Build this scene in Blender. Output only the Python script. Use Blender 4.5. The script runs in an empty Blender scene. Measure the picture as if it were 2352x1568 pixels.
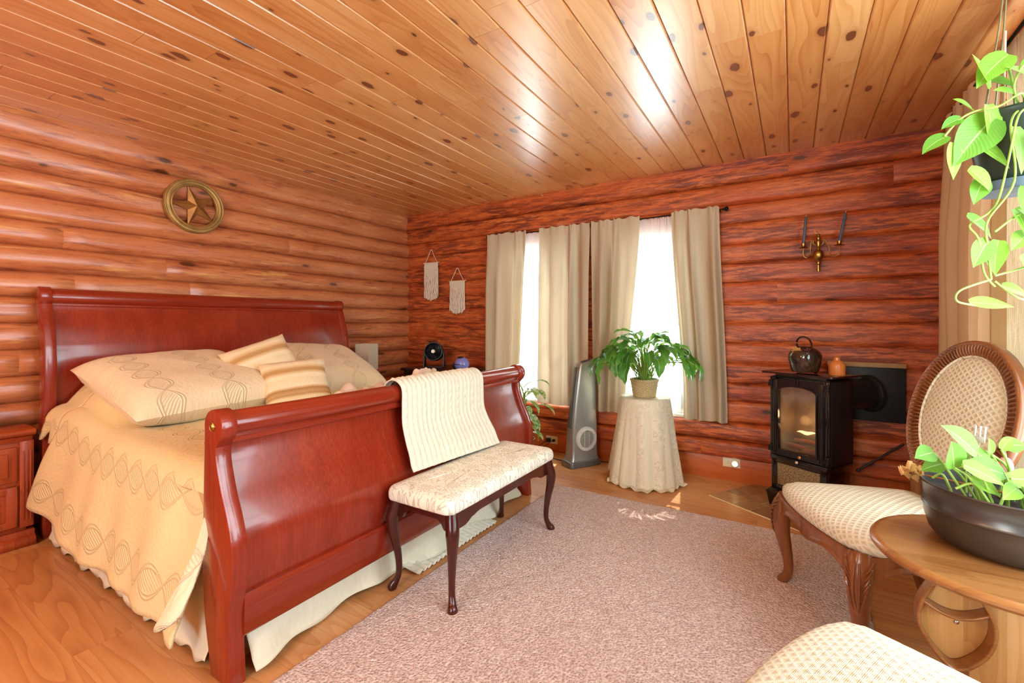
import bpy, bmesh, math, random
from mathutils import Vector, Matrix, Euler, noise
R = math.radians
PI = math.pi
SC = bpy.context.scene
COL = SC.collection
rng = random.Random(7)

# ---------------------------------------------------------------- camera
HC = 1.22
YAW = math.atan(.6182)
cam_d = bpy.data.cameras.new('camera')
cam = bpy.data.objects.new('camera', cam_d)
COL.objects.link(cam)
cam.location = (0, 0, HC)
cam.rotation_euler = (R(90), 0, YAW)
cam_d.sensor_width = 36
cam_d.lens = 1045 / 2352 * 36
cam_d.shift_y = -(784 - 741) / 2352
cam_d.clip_start = .02
SC.camera = cam
SC.view_settings.view_transform = 'Standard'
SC.view_settings.look = 'None'
SC.view_settings.gamma = 1
SC.view_settings.exposure = .42
SC.view_settings.use_curve_mapping = False
SC.cycles.use_denoising = True
SC.cycles.use_adaptive_sampling = True
SC.cycles.adaptive_threshold = .018
SC.cycles.max_bounces = 8
SC.cycles.diffuse_bounces = 4
SC.cycles.glossy_bounces = 3
SC.cycles.transmission_bounces = 5
SC.cycles.transparent_max_bounces = 16
SC.cycles.caustics_reflective = False
SC.cycles.caustics_refractive = False
SC.cycles.sample_clamp_indirect = 8


# ---------------------------------------------------------------- helpers
def tag(o, label, cat, group=None, kind=None):
    o['label'] = label
    o['category'] = cat
    if group: o['group'] = group
    if kind: o['kind'] = kind
    return o


def thing(name, label, cat, loc=(0, 0, 0), rotz=0, group=None):
    o = bpy.data.objects.new(name, None)
    COL.objects.link(o)
    o.empty_display_size = .05
    o.location = loc
    o.rotation_euler = (0, 0, rotz)
    return tag(o, label, cat, group)


def dup(root, loc, rotz, label=None):
    r = root.copy(); COL.objects.link(r)
    r.location = loc; r.rotation_euler = (0, 0, rotz)
    if label: r['label'] = label
    for ch in list(root.children):
        c = ch.copy(); COL.objects.link(c); c.parent = r
        for g in list(ch.children):
            d = g.copy(); COL.objects.link(d); d.parent = c
    return r


def lerp(a, b, t): return a + (b - a) * t
def sstep(a, b, x):
    t = min(1, max(0, (x - a) / (b - a)))
    return t * t * (3 - 2 * t)
def interp(tbl, x):
    if x <= tbl[0][0]: return tbl[0][1]
    for (a, b), (c, d) in zip(tbl, tbl[1:]):
        if x <= c: return b + (d - b) * (x - a) / (c - a)
    return tbl[-1][1]
def smooth_path(pts, n=6, closed=False):
    """Catmull-Rom through pts."""
    P = [Vector(p) for p in pts]; out = []
    m = len(P)
    for i in range(m if closed else m - 1):
        if closed:
            p0, p1, p2, p3 = P[i - 1], P[i], P[(i + 1) % m], P[(i + 2) % m]
        else:
            p0, p1, p2, p3 = P[max(i - 1, 0)], P[i], P[i + 1], P[min(i + 2, m - 1)]
        for k in range(n):
            t = k / n
            out.append(.5 * ((2 * p1) + (p2 - p0) * t + (2 * p0 - 5 * p1 + 4 * p2 - p3) * t * t + (3 * p1 - p0 - 3 * p2 + p3) * t ** 3))
    if not closed: out.append(P[-1])
    return out


class MB:
    def __init__(self):
        self.bm = bmesh.new(); self.mi = 0
        self.rnd = self.bm.verts.layers.float.new('rnd'); self.rv = 0.
        self.uv = self.bm.loops.layers.uv.new('UVMap')

    def v(self, p):
        x = self.bm.verts.new(p); x[self.rnd] = self.rv; return x

    def f(self, vs):
        try:
            x = self.bm.faces.new(vs); x.material_index = self.mi; x.smooth = True; return x
        except ValueError:
            return None

    def _new(self, geom_verts, M):
        for x in geom_verts:
            x[self.rnd] = self.rv
        fs = set(f for x in geom_verts for f in x.link_faces)
        for f in fs: f.material_index = self.mi; f.smooth = True
        if M is not None:
            bmesh.ops.transform(self.bm, matrix=M, verts=geom_verts)

    def box(self, c, s, bev=0, rot=None, seg=2, M=None):
        g = bmesh.ops.create_cube(self.bm, size=1)['verts']
        bmesh.ops.scale(self.bm, vec=s, verts=g)
        if bev:
            es = list(set(e for x in g for e in x.link_edges))
            r = bmesh.ops.bevel(self.bm, geom=es, offset=bev, segments=seg, affect='EDGES', profile=.5)
            g = r['verts']
            g = list(set(x for f in r['faces'] for x in f.verts) | set(x for x in g))
            seen = set(g); st = list(g)
            while st:
                a = st.pop()
                for e in a.link_edges:
                    b = e.other_vert(a)
                    if b not in seen: seen.add(b); st.append(b)
            g = list(seen)
        T = Matrix.Translation(c)
        if rot: T = T @ Euler(rot).to_matrix().to_4x4()
        if M is not None: T = M @ T
        self._new(g, T)
        return self

    def bx(self, lo, hi, bev=0, M=None):
        return self.box([(a + b) / 2 for a, b in zip(lo, hi)], [abs(b - a) for a, b in zip(lo, hi)], bev, M=M)

    def lathe(self, prof, n=32, M=None, a0=0, a1=2 * PI, capb=True, capt=True):
        M = M or Matrix()
        full = abs(a1 - a0 - 2 * PI) < 1e-6
        rings = []
        cnt = n if full else n + 1
        for r, z in prof:
            rings.append([self.v(M @ Vector((r * math.cos(a0 + (a1 - a0) * i / n), r * math.sin(a0 + (a1 - a0) * i / n), z))) for i in range(cnt)])
        for A, B in zip(rings, rings[1:]):
            for i in range(n):
                j = (i + 1) % cnt
                self.f([A[i], A[j], B[j], B[i]])
        if full:
            if capb and prof[0][0] > 1e-5: self.f(rings[0][::-1])
            if capt and prof[-1][0] > 1e-5: self.f(rings[-1])
        return self

    def sphere(self, c, r, n=16, s=(1, 1, 1)):
        m = max(6, n // 2)
        prof = [(max(1e-6, math.sin(PI * k / m)) * 1.0, -math.cos(PI * k / m)) for k in range(m + 1)]
        M = Matrix.Translation(c) @ Matrix.Diagonal((r * s[0], r * s[1], r * s[2], 1))
        return self.lathe(prof, n, M, capb=False, capt=False)

    def tube(self, path, rad, n=10, flat=None, closed=False, up=None):
        """rad: number or list; flat=(a,b) scales in the two cross directions."""
        P = [Vector(p) for p in path]; m = len(P)
        rs = rad if isinstance(rad, (list, tuple)) else [rad] * m
        N = None; rings = []
        for i in range(m):
            if closed: t = (P[(i + 1) % m] - P[i - 1])
            else: t = P[min(i + 1, m - 1)] - P[max(i - 1, 0)]
            if t.length < 1e-9: t = Vector((0, 0, 1))
            t.normalize()
            if up is not None: N = Vector(up)
            elif N is None: N = Vector((0, 0, 1)) if abs(t.z) < .9 else Vector((1, 0, 0))
            N = (N - t * N.dot(t))
            if N.length < 1e-6: N = t.orthogonal()
            N.normalize(); B = t.cross(N)
            fa, fb = flat or (1, 1)
            rings.append([self.v(P[i] + N * (math.cos(2 * PI * k / n) * rs[i] * fa) + B * (math.sin(2 * PI * k / n) * rs[i] * fb)) for k in range(n)])
        for i in range(m if closed else m - 1):
            A, Bq = rings[i], rings[(i + 1) % m]
            for k in range(n):
                self.f([A[k], A[(k + 1) % n], Bq[(k + 1) % n], Bq[k]])
        if not closed:
            self.f(rings[0][::-1]); self.f(rings[-1])
        return self

    def loft(self, rings, cap=True, closed=True):
        """rings: list of point lists with equal counts."""
        Rr = [[self.v(p) for p in r] for r in rings]
        n = len(Rr[0])
        for A, B in zip(Rr, Rr[1:]):
            for k in range(n if closed else n - 1):
                self.f([A[k], A[(k + 1) % n], B[(k + 1) % n], B[k]])
        if cap and closed:
            self.f(Rr[0][::-1]); self.f(Rr[-1])
        return self

    def prism(self, outline, ax, lo, hi, bev=0, M=None):
        """outline of 2-D points extruded along axis ax ('x','y','z') from lo to hi."""
        def mk(p, h):
            return {'x': (h, p[0], p[1]), 'y': (p[0], h, p[1]), 'z': (p[0], p[1], h)}[ax]
        a = [self.v(mk(p, lo)) for p in outline]; b = [self.v(mk(p, hi)) for p in outline]
        n = len(a)
        fs = [self.f([a[i], a[(i + 1) % n], b[(i + 1) % n], b[i]]) for i in range(n)]
        c1 = self.f(a[::-1]); c2 = self.f(b)
        vs = a + b
        bmesh.ops.recalc_face_normals(self.bm, faces=[f for f in fs + [c1, c2] if f])
        if bev:
            es = list(c1.edges) + list(c2.edges)
            r = bmesh.ops.bevel(self.bm, geom=es, offset=bev, segments=2, affect='EDGES', profile=.5)
            seen = set(x for f in r['faces'] for x in f.verts); st = list(seen)
            while st:
                q = st.pop()
                for e in q.link_edges:
                    w = e.other_vert(q)
                    if w not in seen: seen.add(w); st.append(w)
            vs = list(seen)
        self._new(vs, M)
        return self

    def grid(self, fn, nu, nv, cu=False, uvf=None, flip=False):
        g = [[self.v(fn(i / nu, j / nv)) for j in range(nv + 1)] for i in range(nu if cu else nu + 1)]
        m = len(g)
        for i in range(nu):
            for j in range(nv):
                q = [g[i][j], g[(i + 1) % m][j], g[(i + 1) % m][j + 1], g[i][j + 1]]
                if flip: q = q[::-1]
                f = self.f(q)
                if f and uvf:
                    cs = [(i, j), (i + 1, j), (i + 1, j + 1), (i, j + 1)]
                    if flip: cs = cs[::-1]
                    for l, (a, b) in zip(f.loops, cs):
                        l[self.uv].uv = uvf(a / nu, b / nv)
        return self

    def build(self, name, mat, parent=None, sharp=40, M=None, normals=True, solid=0, sub=0, off=-1):
        me = bpy.data.meshes.new(name)
        if normals: bmesh.ops.recalc_face_normals(self.bm, faces=self.bm.faces)
        if M is not None: bmesh.ops.transform(self.bm, matrix=M, verts=self.bm.verts)
        self.bm.to_mesh(me); self.bm.free()
        for m in (mat if isinstance(mat, (list, tuple)) else [mat]): me.materials.append(m)
        if sharp: me.set_sharp_from_angle(angle=R(sharp))
        o = bpy.data.objects.new(name, me); COL.objects.link(o)
        if parent is not None: o.parent = parent
        if solid:
            md = o.modifiers.new('solid', 'SOLIDIFY'); md.thickness = solid; md.offset = off
        if sub:
            md = o.modifiers.new('sub', 'SUBSURF'); md.levels = sub; md.render_levels = sub
        return o


def inv(t):
    """matrix from world coordinates to the local space of a thing"""
    return (Matrix.Translation(t.location) @ Euler(t.rotation_euler).to_matrix().to_4x4()).inverted()


# ---------------------------------------------------------------- materials
def lin(h):
    if isinstance(h, (tuple, list)): return tuple(h[:3])
    h = h.lstrip('#'); o = []
    for i in (0, 2, 4):
        x = int(h[i:i + 2], 16) / 255
        o.append(x / 12.92 if x <= .04045 else ((x + .055) / 1.055) ** 2.4)
    return tuple(o)


class NT:
    def __init__(self, name):
        self.m = bpy.data.materials.new(name); self.m.use_nodes = True
        self.t = self.m.node_tree; self.t.nodes.clear()
        self.out = self.n('ShaderNodeOutputMaterial')

    def n(self, ty, **kw):
        x = self.t.nodes.new(ty)
        for k, v in kw.items(): setattr(x, k, v)
        return x

    def s(self, sock, val):
        if val is None: return
        if isinstance(val, bpy.types.NodeSocket): self.t.links.new(val, sock)
        elif isinstance(val, str): sock.default_value = (*lin(val), 1)
        elif isinstance(val, (tuple, list)) and sock.type == 'RGBA' and len(val) == 3: sock.default_value = (*val, 1)
        else: sock.default_value = val

    def math(self, op, a, b=0., c=None, clamp=False):
        x = self.n('ShaderNodeMath', operation=op, use_clamp=clamp)
        self.s(x.inputs[0], a); self.s(x.inputs[1], b)
        if c is not None: self.s(x.inputs[2], c)
        return x.outputs[0]

    def vmath(self, op, a, b):
        x = self.n('ShaderNodeVectorMath', operation=op)
        self.s(x.inputs[0], a); self.s(x.inputs[1], b)
        return x.outputs[0]

    def coord(self, which='Object'):
        return self.n('ShaderNodeTexCoord').outputs[which]

    def map(self, vec, loc=(0, 0, 0), rot=(0, 0, 0), sc=(1, 1, 1)):
        x = self.n('ShaderNodeMapping')
        self.s(x.inputs[0], vec); self.s(x.inputs[1], loc); self.s(x.inputs[2], rot); self.s(x.inputs[3], sc)
        return x.outputs[0]

    def sep(self, v):
        x = self.n('ShaderNodeSeparateXYZ'); self.s(x.inputs[0], v); return x.outputs

    def comb(self, a, b, c=0.):
        x = self.n('ShaderNodeCombineXYZ')
        for i, q in enumerate((a, b, c)): self.s(x.inputs[i], q)
        return x.outputs[0]

    def noise(self, vec, sc=5., det=3., rough=.5, dist=0.):
        x = self.n('ShaderNodeTexNoise')
        self.s(x.inputs['Vector'], vec); self.s(x.inputs['Scale'], sc); self.s(x.inputs['Detail'], det)
        self.s(x.inputs['Roughness'], rough); self.s(x.inputs['Distortion'], dist)
        return x.outputs['Fac']

    def voro(self, vec, sc=5., feat='F1', rand=1., dim='3D'):
        x = self.n('ShaderNodeTexVoronoi', feature=feat, voronoi_dimensions=dim)
        self.s(x.inputs['Vector'], vec); self.s(x.inputs['Scale'], sc); self.s(x.inputs['Randomness'], rand)
        return x

    def wave(self, vec, sc=5., dist=0., det=2., dsc=1., ty='BANDS', d='X', prof='SIN'):
        x = self.n('ShaderNodeTexWave', wave_type=ty, wave_profile=prof)
        if ty == 'BANDS': x.bands_direction = d
        self.s(x.inputs['Vector'], vec); self.s(x.inputs['Scale'], sc); self.s(x.inputs['Distortion'], dist)
        self.s(x.inputs['Detail'], det); self.s(x.inputs['Detail Scale'], dsc)
        return x.outputs['Fac']

    def ramp(self, fac, stops, interp='LINEAR'):
        x = self.n('ShaderNodeValToRGB'); x.color_ramp.interpolation = interp
        cr = x.color_ramp
        while len(cr.elements) < len(stops): cr.elements.new(.5)
        for e, (p, c) in zip(cr.elements, stops):
            e.position = p
            e.color = (*(lin(c) if not isinstance(c, (int, float)) else (c, c, c)), 1)
        self.s(x.inputs[0], fac)
        return x.outputs[0]

    def mix(self, fac, a, b, mode='MIX'):
        x = self.n('ShaderNodeMix', data_type='RGBA', blend_type=mode)
        self.s(x.inputs[0], fac); self.s(x.inputs[6], a); self.s(x.inputs[7], b)
        return x.outputs[2]

    def bump(self, h, strength=.3, dist=.01, nrm=None):
        x = self.n('ShaderNodeBump')
        self.s(x.inputs['Height'], h); x.inputs['Strength'].default_value = strength
        x.inputs['Distance'].default_value = dist
        if nrm is not None: self.s(x.inputs['Normal'], nrm)
        return x.outputs[0]

    def attr(self, name='rnd'):
        return self.n('ShaderNodeAttribute', attribute_name=name).outputs['Fac']

    def bsdf(self, col, rough=.5, metal=0., nrm=None, coat=0., spec=.5, trans=0., ior=1.45, sheen=0., coat_rough=.08, coat_ior=1.5, emis=None, emis_s=0., alpha=None):
        x = self.n('ShaderNodeBsdfPrincipled')
        self.s(x.inputs['Base Color'], col); self.s(x.inputs['Roughness'], rough); self.s(x.inputs['Metallic'], metal)
        self.s(x.inputs['Coat Weight'], coat); x.inputs['Coat Roughness'].default_value = coat_rough; x.inputs['Coat IOR'].default_value = coat_ior
        self.s(x.inputs['Specular IOR Level'], spec); self.s(x.inputs['Transmission Weight'], trans)
        x.inputs['IOR'].default_value = ior
        self.s(x.inputs['Sheen Weight'], sheen)
        if nrm is not None:
            self.s(x.inputs['Normal'], nrm)
        if emis is not None:
            self.s(x.inputs['Emission Color'], emis); x.inputs['Emission Strength'].default_value = emis_s
        if alpha is not None: self.s(x.inputs['Alpha'], alpha)
        return x.outputs[0]

    def done(self, shader):
        self.t.links.new(shader, self.out.inputs['Surface'])
        return self.m

    def mixsh(self, fac, a, b):
        x = self.n('ShaderNodeMixShader'); self.s(x.inputs[0], fac)
        self.t.links.new(a, x.inputs[1]); self.t.links.new(b, x.inputs[2]); return x.outputs[0]


def plain(name, col, rough=.5, metal=0., coat=0., bump=0., bsc=200., var=.0, spec=.5, sheen=0.):
    k = NT(name); c = k.coord()
    base = col
    if var:
        n = k.noise(c, 12., 4.)
        l = lin(col)
        base = k.ramp(n, [(.3, tuple(x * (1 - var) for x in l)), (.7, tuple(min(1, x * (1 + var)) for x in l))])
    nr = k.bump(k.noise(c, bsc, 2.), bump, .002) if bump else None
    return k.done(k.bsdf(base, rough, metal, nr, coat, spec, sheen=sheen))


def cloth_tr(name, col, tr=.35, bump=.2, bsc=900., rough=.9, alpha=None):
    """woven cloth that lets some light through"""
    k = NT(name); c = k.coord('Object')
    w = k.math('ADD', k.wave(c, 260., 1., 1., 1., d='Z'), k.wave(c, 260., 1., 1., 1., d='X'))
    nr = k.bump(w, bump, .0006)
    n = k.noise(k.map(c, sc=(60, 60, 2)), 1., 3.)
    l = lin(col)
    cc = k.ramp(n, [(.3, tuple(x * .93 for x in l)), (.7, l)])
    d = k.bsdf(cc, rough, 0, nr, spec=.2)
    t = k.n('ShaderNodeBsdfTranslucent'); k.s(t.inputs[0], cc)
    sh = k.mixsh(tr, d, t.outputs[0])
    if alpha:
        tp = k.n('ShaderNodeBsdfTransparent')
        sh = k.mixsh(alpha, sh, tp.outputs[0])
    return k.done(sh)


def wood(name, c_lo, c_mid, c_hi, ax='x', scale=1., rough=.4, coat=0., plank=None, length=None, knots=0., knot_col='5a2210', contrast=1., bump=.06, use_rnd=False, streak=.3, seam=.0, spec=.5, ringw=.15, ringsc=9., kscale=.15, coat_rough=.08, coat_ior=1.5):
    """oiled or varnished wood with grain along ax; plank=(across axis, width) splits it into strips."""
    k = NT(name); c = k.coord()
    X, Y, Z = k.sep(c)
    A = {'x': X, 'y': Y, 'z': Z}
    o = [q for q in 'xyz' if q != ax]
    along, ac1, ac2 = A[ax], A[o[0]], A[o[1]]
    rnd = None; seam_f = None
    if plank:
        pa, pw = plank
        q = k.math('DIVIDE', A[pa], pw)
        idx = k.math('FLOOR', q); fr = k.math('FRACT', q)
        wn = k.n('ShaderNodeTexWhiteNoise', noise_dimensions='1D'); k.s(wn.inputs['W'], idx)
        ln = length or 1.3
        aa = k.math('ADD', k.math('DIVIDE', along, ln), k.math('MULTIPLY', wn.outputs[0], 7.3))
        idy = k.math('FLOOR', aa); fy = k.math('FRACT', aa)
        wn2 = k.n('ShaderNodeTexWhiteNoise', noise_dimensions='2D'); k.s(wn2.inputs['Vector'], k.comb(idx, idy))
        rnd = wn2.outputs[0]
        e1 = k.math('LESS_THAN', k.math('MULTIPLY', k.math('MINIMUM', fr, k.math('SUBTRACT', 1., fr)), pw), .0011)
        e2 = k.math('LESS_THAN', k.math('MULTIPLY', k.math('MINIMUM', fy, k.math('SUBTRACT', 1., fy)), ln), .0011)
        seam_f = k.math('MAXIMUM', e1, e2)
    elif use_rnd:
        rnd = k.attr()
    offs = k.math('MULTIPLY', rnd, 37.) if rnd is not None else 0.
    a_ = k.math('ADD', along, offs)
    v = k.comb(k.math('MULTIPLY', a_, scale), k.math('MULTIPLY', ac1, scale), k.math('MULTIPLY', k.math('ADD', ac2, offs) if rnd is not None else ac2, scale))
    warp = k.noise(k.map(v, sc=(.8, 6, 6)), 1., 1.5)
    if knots:
        kv = k.map(v, sc=(3.6, 7.0, .001))
        vo = k.voro(kv, knots, 'F1', 1., '2D')
        dd = vo.outputs['Distance']
        sel = k.sep(vo.outputs['Color'])[0]
        sz = k.math('MULTIPLY', k.math('POWER', k.math('MAXIMUM', k.math('SUBTRACT', sel, .30), 0.), 1.6), kscale)
        nz = k.math('MULTIPLY', k.math('SUBTRACT', k.noise(kv, 5., 3.), .5), .16)
        on = k.math('GREATER_THAN', sz, .006)
        d2 = k.math('SUBTRACT', k.math('ADD', dd, nz), sz)
        core = k.math('MULTIPLY', k.math('SUBTRACT', 1., k.math('MULTIPLY', d2, 34.), clamp=True), on)
        halo = k.math('MULTIPLY', k.math('SUBTRACT', 1., k.math('MULTIPLY', d2, 5.5), clamp=True), on)
        warp = k.math('ADD', warp, k.math('MULTIPLY', k.math('MULTIPLY', halo, halo), .30))
    ring = k.math('FRACT', k.math('MULTIPLY', warp, ringsc * contrast))
    ring = k.math('POWER', ring, 2.)
    fine = k.noise(k.map(v, sc=(4, 120, 120)), 1., 4., .6)
    big = k.noise(k.map(v, sc=(1.2, 9, 9)), 1., 3.)
    f = k.math('ADD', k.math('MULTIPLY', k.math('SUBTRACT', 1., ring), ringw), k.math('MULTIPLY', fine, streak))
    f = k.math('ADD', f, k.math('MULTIPLY', big, .5))
    if rnd is not None: f = k.math('ADD', f, k.math('MULTIPLY', k.math('SUBTRACT', rnd, .5), .2))
    tot = .66 * ringw + .5 * streak + .25
    col = k.ramp(f, [(max(0, tot - .28), c_lo), (tot, c_mid), (min(1, tot + .28), c_hi)])
    if knots:
        core2 = k.math('SUBTRACT', 1., k.math('MULTIPLY', k.math('ADD', d2, .04), 26.), clamp=True)
        col = k.mix(k.math('MULTIPLY', k.math('MULTIPLY', halo, halo), .5), col, '9a4a1e')
        col = k.mix(k.math('MULTIPLY', core, .88), col, knot_col)
        col = k.mix(k.math('MULTIPLY', k.math('MULTIPLY', core2, core), .7), col, '7e4424')
    if seam_f is not None and seam:
        col = k.mix(k.math('MULTIPLY', seam_f, seam), col, tuple(x * .35 for x in lin(c_lo)))
    h = k.math('ADD', k.math('MULTIPLY', fine, .6), k.math('MULTIPLY', ring, .4))
    if seam_f is not None: h = k.math('SUBTRACT', h, k.math('MULTIPLY', seam_f, 2.))
    nr = k.bump(h, bump, .004)
    ro = k.math('ADD', k.math('MULTIPLY', fine, .12), rough - .06)
    return k.done(k.bsdf(col, ro, 0, nr, coat, spec, coat_rough=coat_rough, coat_ior=coat_ior))


def logwood(name, base, light, dark, dark_amt, ax, rough, pale=.0, coat=.0):
    k = NT(name); c = k.coord(); X, Y, Z = k.sep(c)
    al = X if ax == 'x' else Y
    rn = k.attr()
    al = k.math('ADD', al, k.math('MULTIPLY', rn, 53.))
    v = k.comb(al, k.math('ADD', Z, k.math('MULTIPLY', rn, 11.)), k.math('MULTIPLY', rn, 5.))
    big = k.noise(k.map(v, sc=(1.6, 10, 1)), 1., 4., .6)
    fine = k.noise(k.map(v, sc=(7, 90, 1)), 1., 4., .65)
    st = k.noise(k.map(v, sc=(4.2, 34, 1)), 1., 6., .68, .35)
    st2 = k.noise(k.map(v, loc=(7, 3, 0), sc=(9, 60, 1)), 1., 5., .7, .3)
    col = k.ramp(k.math('ADD', k.math('MULTIPLY', big, .7), k.math('MULTIPLY', fine, .3)), [(.33, base), (.66, light)])
    col = k.mix(k.math('MULTIPLY', k.math('SUBTRACT', rn, .5), .45), col, light)
    t = .64 - dark_amt * .17
    m1 = k.ramp(k.math('ADD', k.math('MULTIPLY', st, .8), k.math('MULTIPLY', st2, .2)), [(t - .03, 0.), (t + .07, 1.)])
    m2 = k.ramp(st2, [(t + .0, 0.), (t + .1, 1.)])
    patch = k.ramp(k.noise(k.map(v, loc=(4, 1, 0), sc=(1.1, 4, 1)), 1., 2.), [(.36, .25), (.58, 1.)])
    m1 = k.math('MULTIPLY', m1, patch)
    col = k.mix(k.math('MULTIPLY', m1, .85), col, dark)
    col = k.mix(k.math('MULTIPLY', m2, .35), col, dark)
    if pale:
        p = k.ramp(k.noise(k.map(v, loc=(3, 9, 0), sc=(2.6, 26, 1)), 1., 5., .62, .5), [(.58, 0.), (.72, 1.)])
        col = k.mix(k.math('MULTIPLY', p, pale), col, 'e9b56a')
    # knots
    kv = k.map(v, sc=(1.5, 4.5, .001))
    vo = k.voro(kv, 1., 'F1', 1., '2D')
    sel = k.sep(vo.outputs['Color'])[0]
    sz = k.math('MULTIPLY', k.math('MAXIMUM', k.math('SUBTRACT', sel, .45), 0.), .11)
    on = k.math('GREATER_THAN', sz, .005)
    nz = k.math('MULTIPLY', k.math('SUBTRACT', k.noise(kv, 8., 3.), .5), .12)
    d2 = k.math('SUBTRACT', k.math('ADD', vo.outputs['Distance'], nz), sz)
    core = k.math('MULTIPLY', k.math('SUBTRACT', 1., k.math('MULTIPLY', d2, 25.), clamp=True), on)
    halo = k.math('MULTIPLY', k.math('SUBTRACT', 1., k.math('MULTIPLY', d2, 5.), clamp=True), on)
    col = k.mix(k.math('MULTIPLY', halo, .5), col, dark)
    col = k.mix(k.math('MULTIPLY', core, .85), col, '45210f')
    h = k.math('ADD', k.math('MULTIPLY', st, .7), k.math('MULTIPLY', fine, .5))
    nr = k.bump(h, .3, .008)
    ro = k.math('ADD', k.math('MULTIPLY', st2, .25), rough - .1)
    return k.done(k.bsdf(col, ro, 0, nr, coat, .5, coat_rough=.3))
# ---------------------------------------------------------------- room
XL, XR, YB, YF, ZC = -3.85, .83, 3.90, -2.4, 2.45
SEAMS = [.177, .315, .457, .616, .754, .909, 1.063, 1.218, 1.372, 1.525, 1.676, 1.824, 1.976, 2.125, 2.29, 2.50]

M_LOG_BACK = logwood('log_wood_red', 'b84b20', 'd6753c', '682616', .95, 'x', .42)
M_LOG_LEFT = logwood('log_wood_honey', 'b8653c', 'cf8656', '8f4a32', .6, 'y', .28, pale=.7, coat=.6)
M_CEIL = wood('pine_ceiling_boards', 'bd7034', 'd89552', 'e8b072', 'y', 1., .32, coat=1., coat_rough=.31, coat_ior=2.0, knots=1., knot_col='4a1c0c', kscale=.24, use_rnd=True, bump=.03, streak=.25, spec=.6, ringw=.2, ringsc=14.)
M_FLOOR = wood('laminate_floor', 'a8673a', 'c58751', 'd69d68', 'x', 1., .34, plank=('y', .19), length=1.25, bump=.02, seam=.35, streak=.28, ringw=.2, ringsc=11.)
M_BASE = wood('baseboard_pine', 'a34a1d', 'c4622c', 'cf7840', 'x', 1., .4, knots=.8, knot_col='4a1c0e', bump=.03, kscale=.34)
M_VINYL = plain('white_window_vinyl', 'e9e9e6', .35)


def log_seg(mb, ax, a0, a1, z0, z1, seam, face, back, idx, p=2.6, wob=.010):
    """one round-faced log lying along ax; 'seam' and 'face' are the coordinates of its edges and crown, 'back' the far side"""
    mb.rv = rng.random()
    L = a1 - a0; n = max(2, int(L / .055)); K = 10
    sgn = 1 if face > seam else -1
    rings = []
    for i in range(n + 1):
        a = a0 + L * i / n
        endr = 1 - .35 * math.exp(-min(a - a0, a1 - a) / .008)
        w = noise.noise(Vector((a * 1.1, idx * 5.3, seam * 3))) * wob
        e0 = noise.noise(Vector((a * 1.7, idx * 3.1 + 9, seam))) * .006
        e1 = noise.noise(Vector((a * 1.7, (idx + 1) * 3.1 + 9, seam))) * .006
        r = []
        for q in range(K + 1):
            t = q / K
            d = (1 - abs(2 * t - 1) ** p)
            d2 = noise.noise(Vector((a * 2.6, t * 2.2 + idx * 7, seam * 2))) * wob * .8
            dep = seam + sgn * (abs(face - seam) * d * endr + (w + d2) * d)
            z = lerp(z0 + e0, z1 + e1, t)
            r.append((a, dep, z) if ax == 'x' else (dep, a, z))
        for z in (z1 + .004, z0 - .004):
            r.append((a, back, z) if ax == 'x' else (back, a, z))
        rings.append(r)
    mb.loft(rings)


def log_wall(name, mat, ax, a0, a1, seam, face, back, openings=(), z0=.0, p=2.6, wob=.01, face_of=None, joints=()):
    mb = MB()
    zs = [z0] + [s for s in SEAMS if s > z0 + .02]
    for i, (za, zb) in enumerate(zip(zs, zs[1:])):
        spans = [(a0, a1)]
        for (o0, o1, oz0, oz1) in openings:
            if za >= oz0 - .01 and zb <= oz1 + .01:
                ns = []
                for s0, s1 in spans:
                    if o1 <= s0 or o0 >= s1: ns.append((s0, s1)); continue
                    if o0 > s0: ns.append((s0, o0))
                    if o1 < s1: ns.append((o1, s1))
                spans = ns
        for s0, s1 in spans:
            cuts = [s0] + sorted(j for (lg, j) in joints if lg == i and s0 + .1 < j < s1 - .1) + [s1]
            for c0, c1 in zip(cuts, cuts[1:]):
                f = face_of(i) if face_of else face
                log_seg(mb, ax, c0, c1, za, zb, seam, f, back, i + seam * 3.7, p, wob)
    o = mb.build(name, mat, sharp=50)
    o['kind'] = 'structure'
    return o


W1 = (-2.45, -1.74, .457, 1.976)
W2 = (-1.30, -.72, .457, 1.976)
W3 = (.25, 2.95, .457, 2.29)
W_FILL = (-1.7, -.3, .616, 2.125)  # added opening behind the camera, lets in fill light
log_wall('wall_back', M_LOG_BACK, 'x', XL + .0, XR + .1, YB - .026, 3.862, 4.06, [W1, W2], z0=.177, p=9., wob=.004,
         face_of=lambda i: 3.838 if i in (13, 14) else (3.822 if i <= 1 else 3.860),
         joints=[(0, -.62), (4, -2.98), (14, -.03), (13, .56), (14, -3.2), (12, -3.55), (8, -.1)])
log_wall('wall_left', M_LOG_LEFT, 'y', YF, YB + .14, XL + .008, -3.796, -4.06, z0=0, p=3.0, wob=.012,
         joints=[(11, .93), (9, .98), (9, 1.62), (10, 1.47), (8, .95), (8, 1.15), (6, .74), (7, 2.9), (12, 2.4)])
log_wall('wall_right', M_LOG_BACK, 'y', YF, YB, XR + .01, .795, 1.03, [W3], p=2.6)
log_wall('wall_front', M_LOG_LEFT, 'x', XL, XR, YF, YF + .04, YF - .2, [W_FILL], p=2.6)

mb = MB(); mb.bx((XL - .2, YF - .2, -.08), (XR + .2, YB + .16, 0))
mb.build('floor', M_FLOOR)['kind'] = 'structure'

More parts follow.
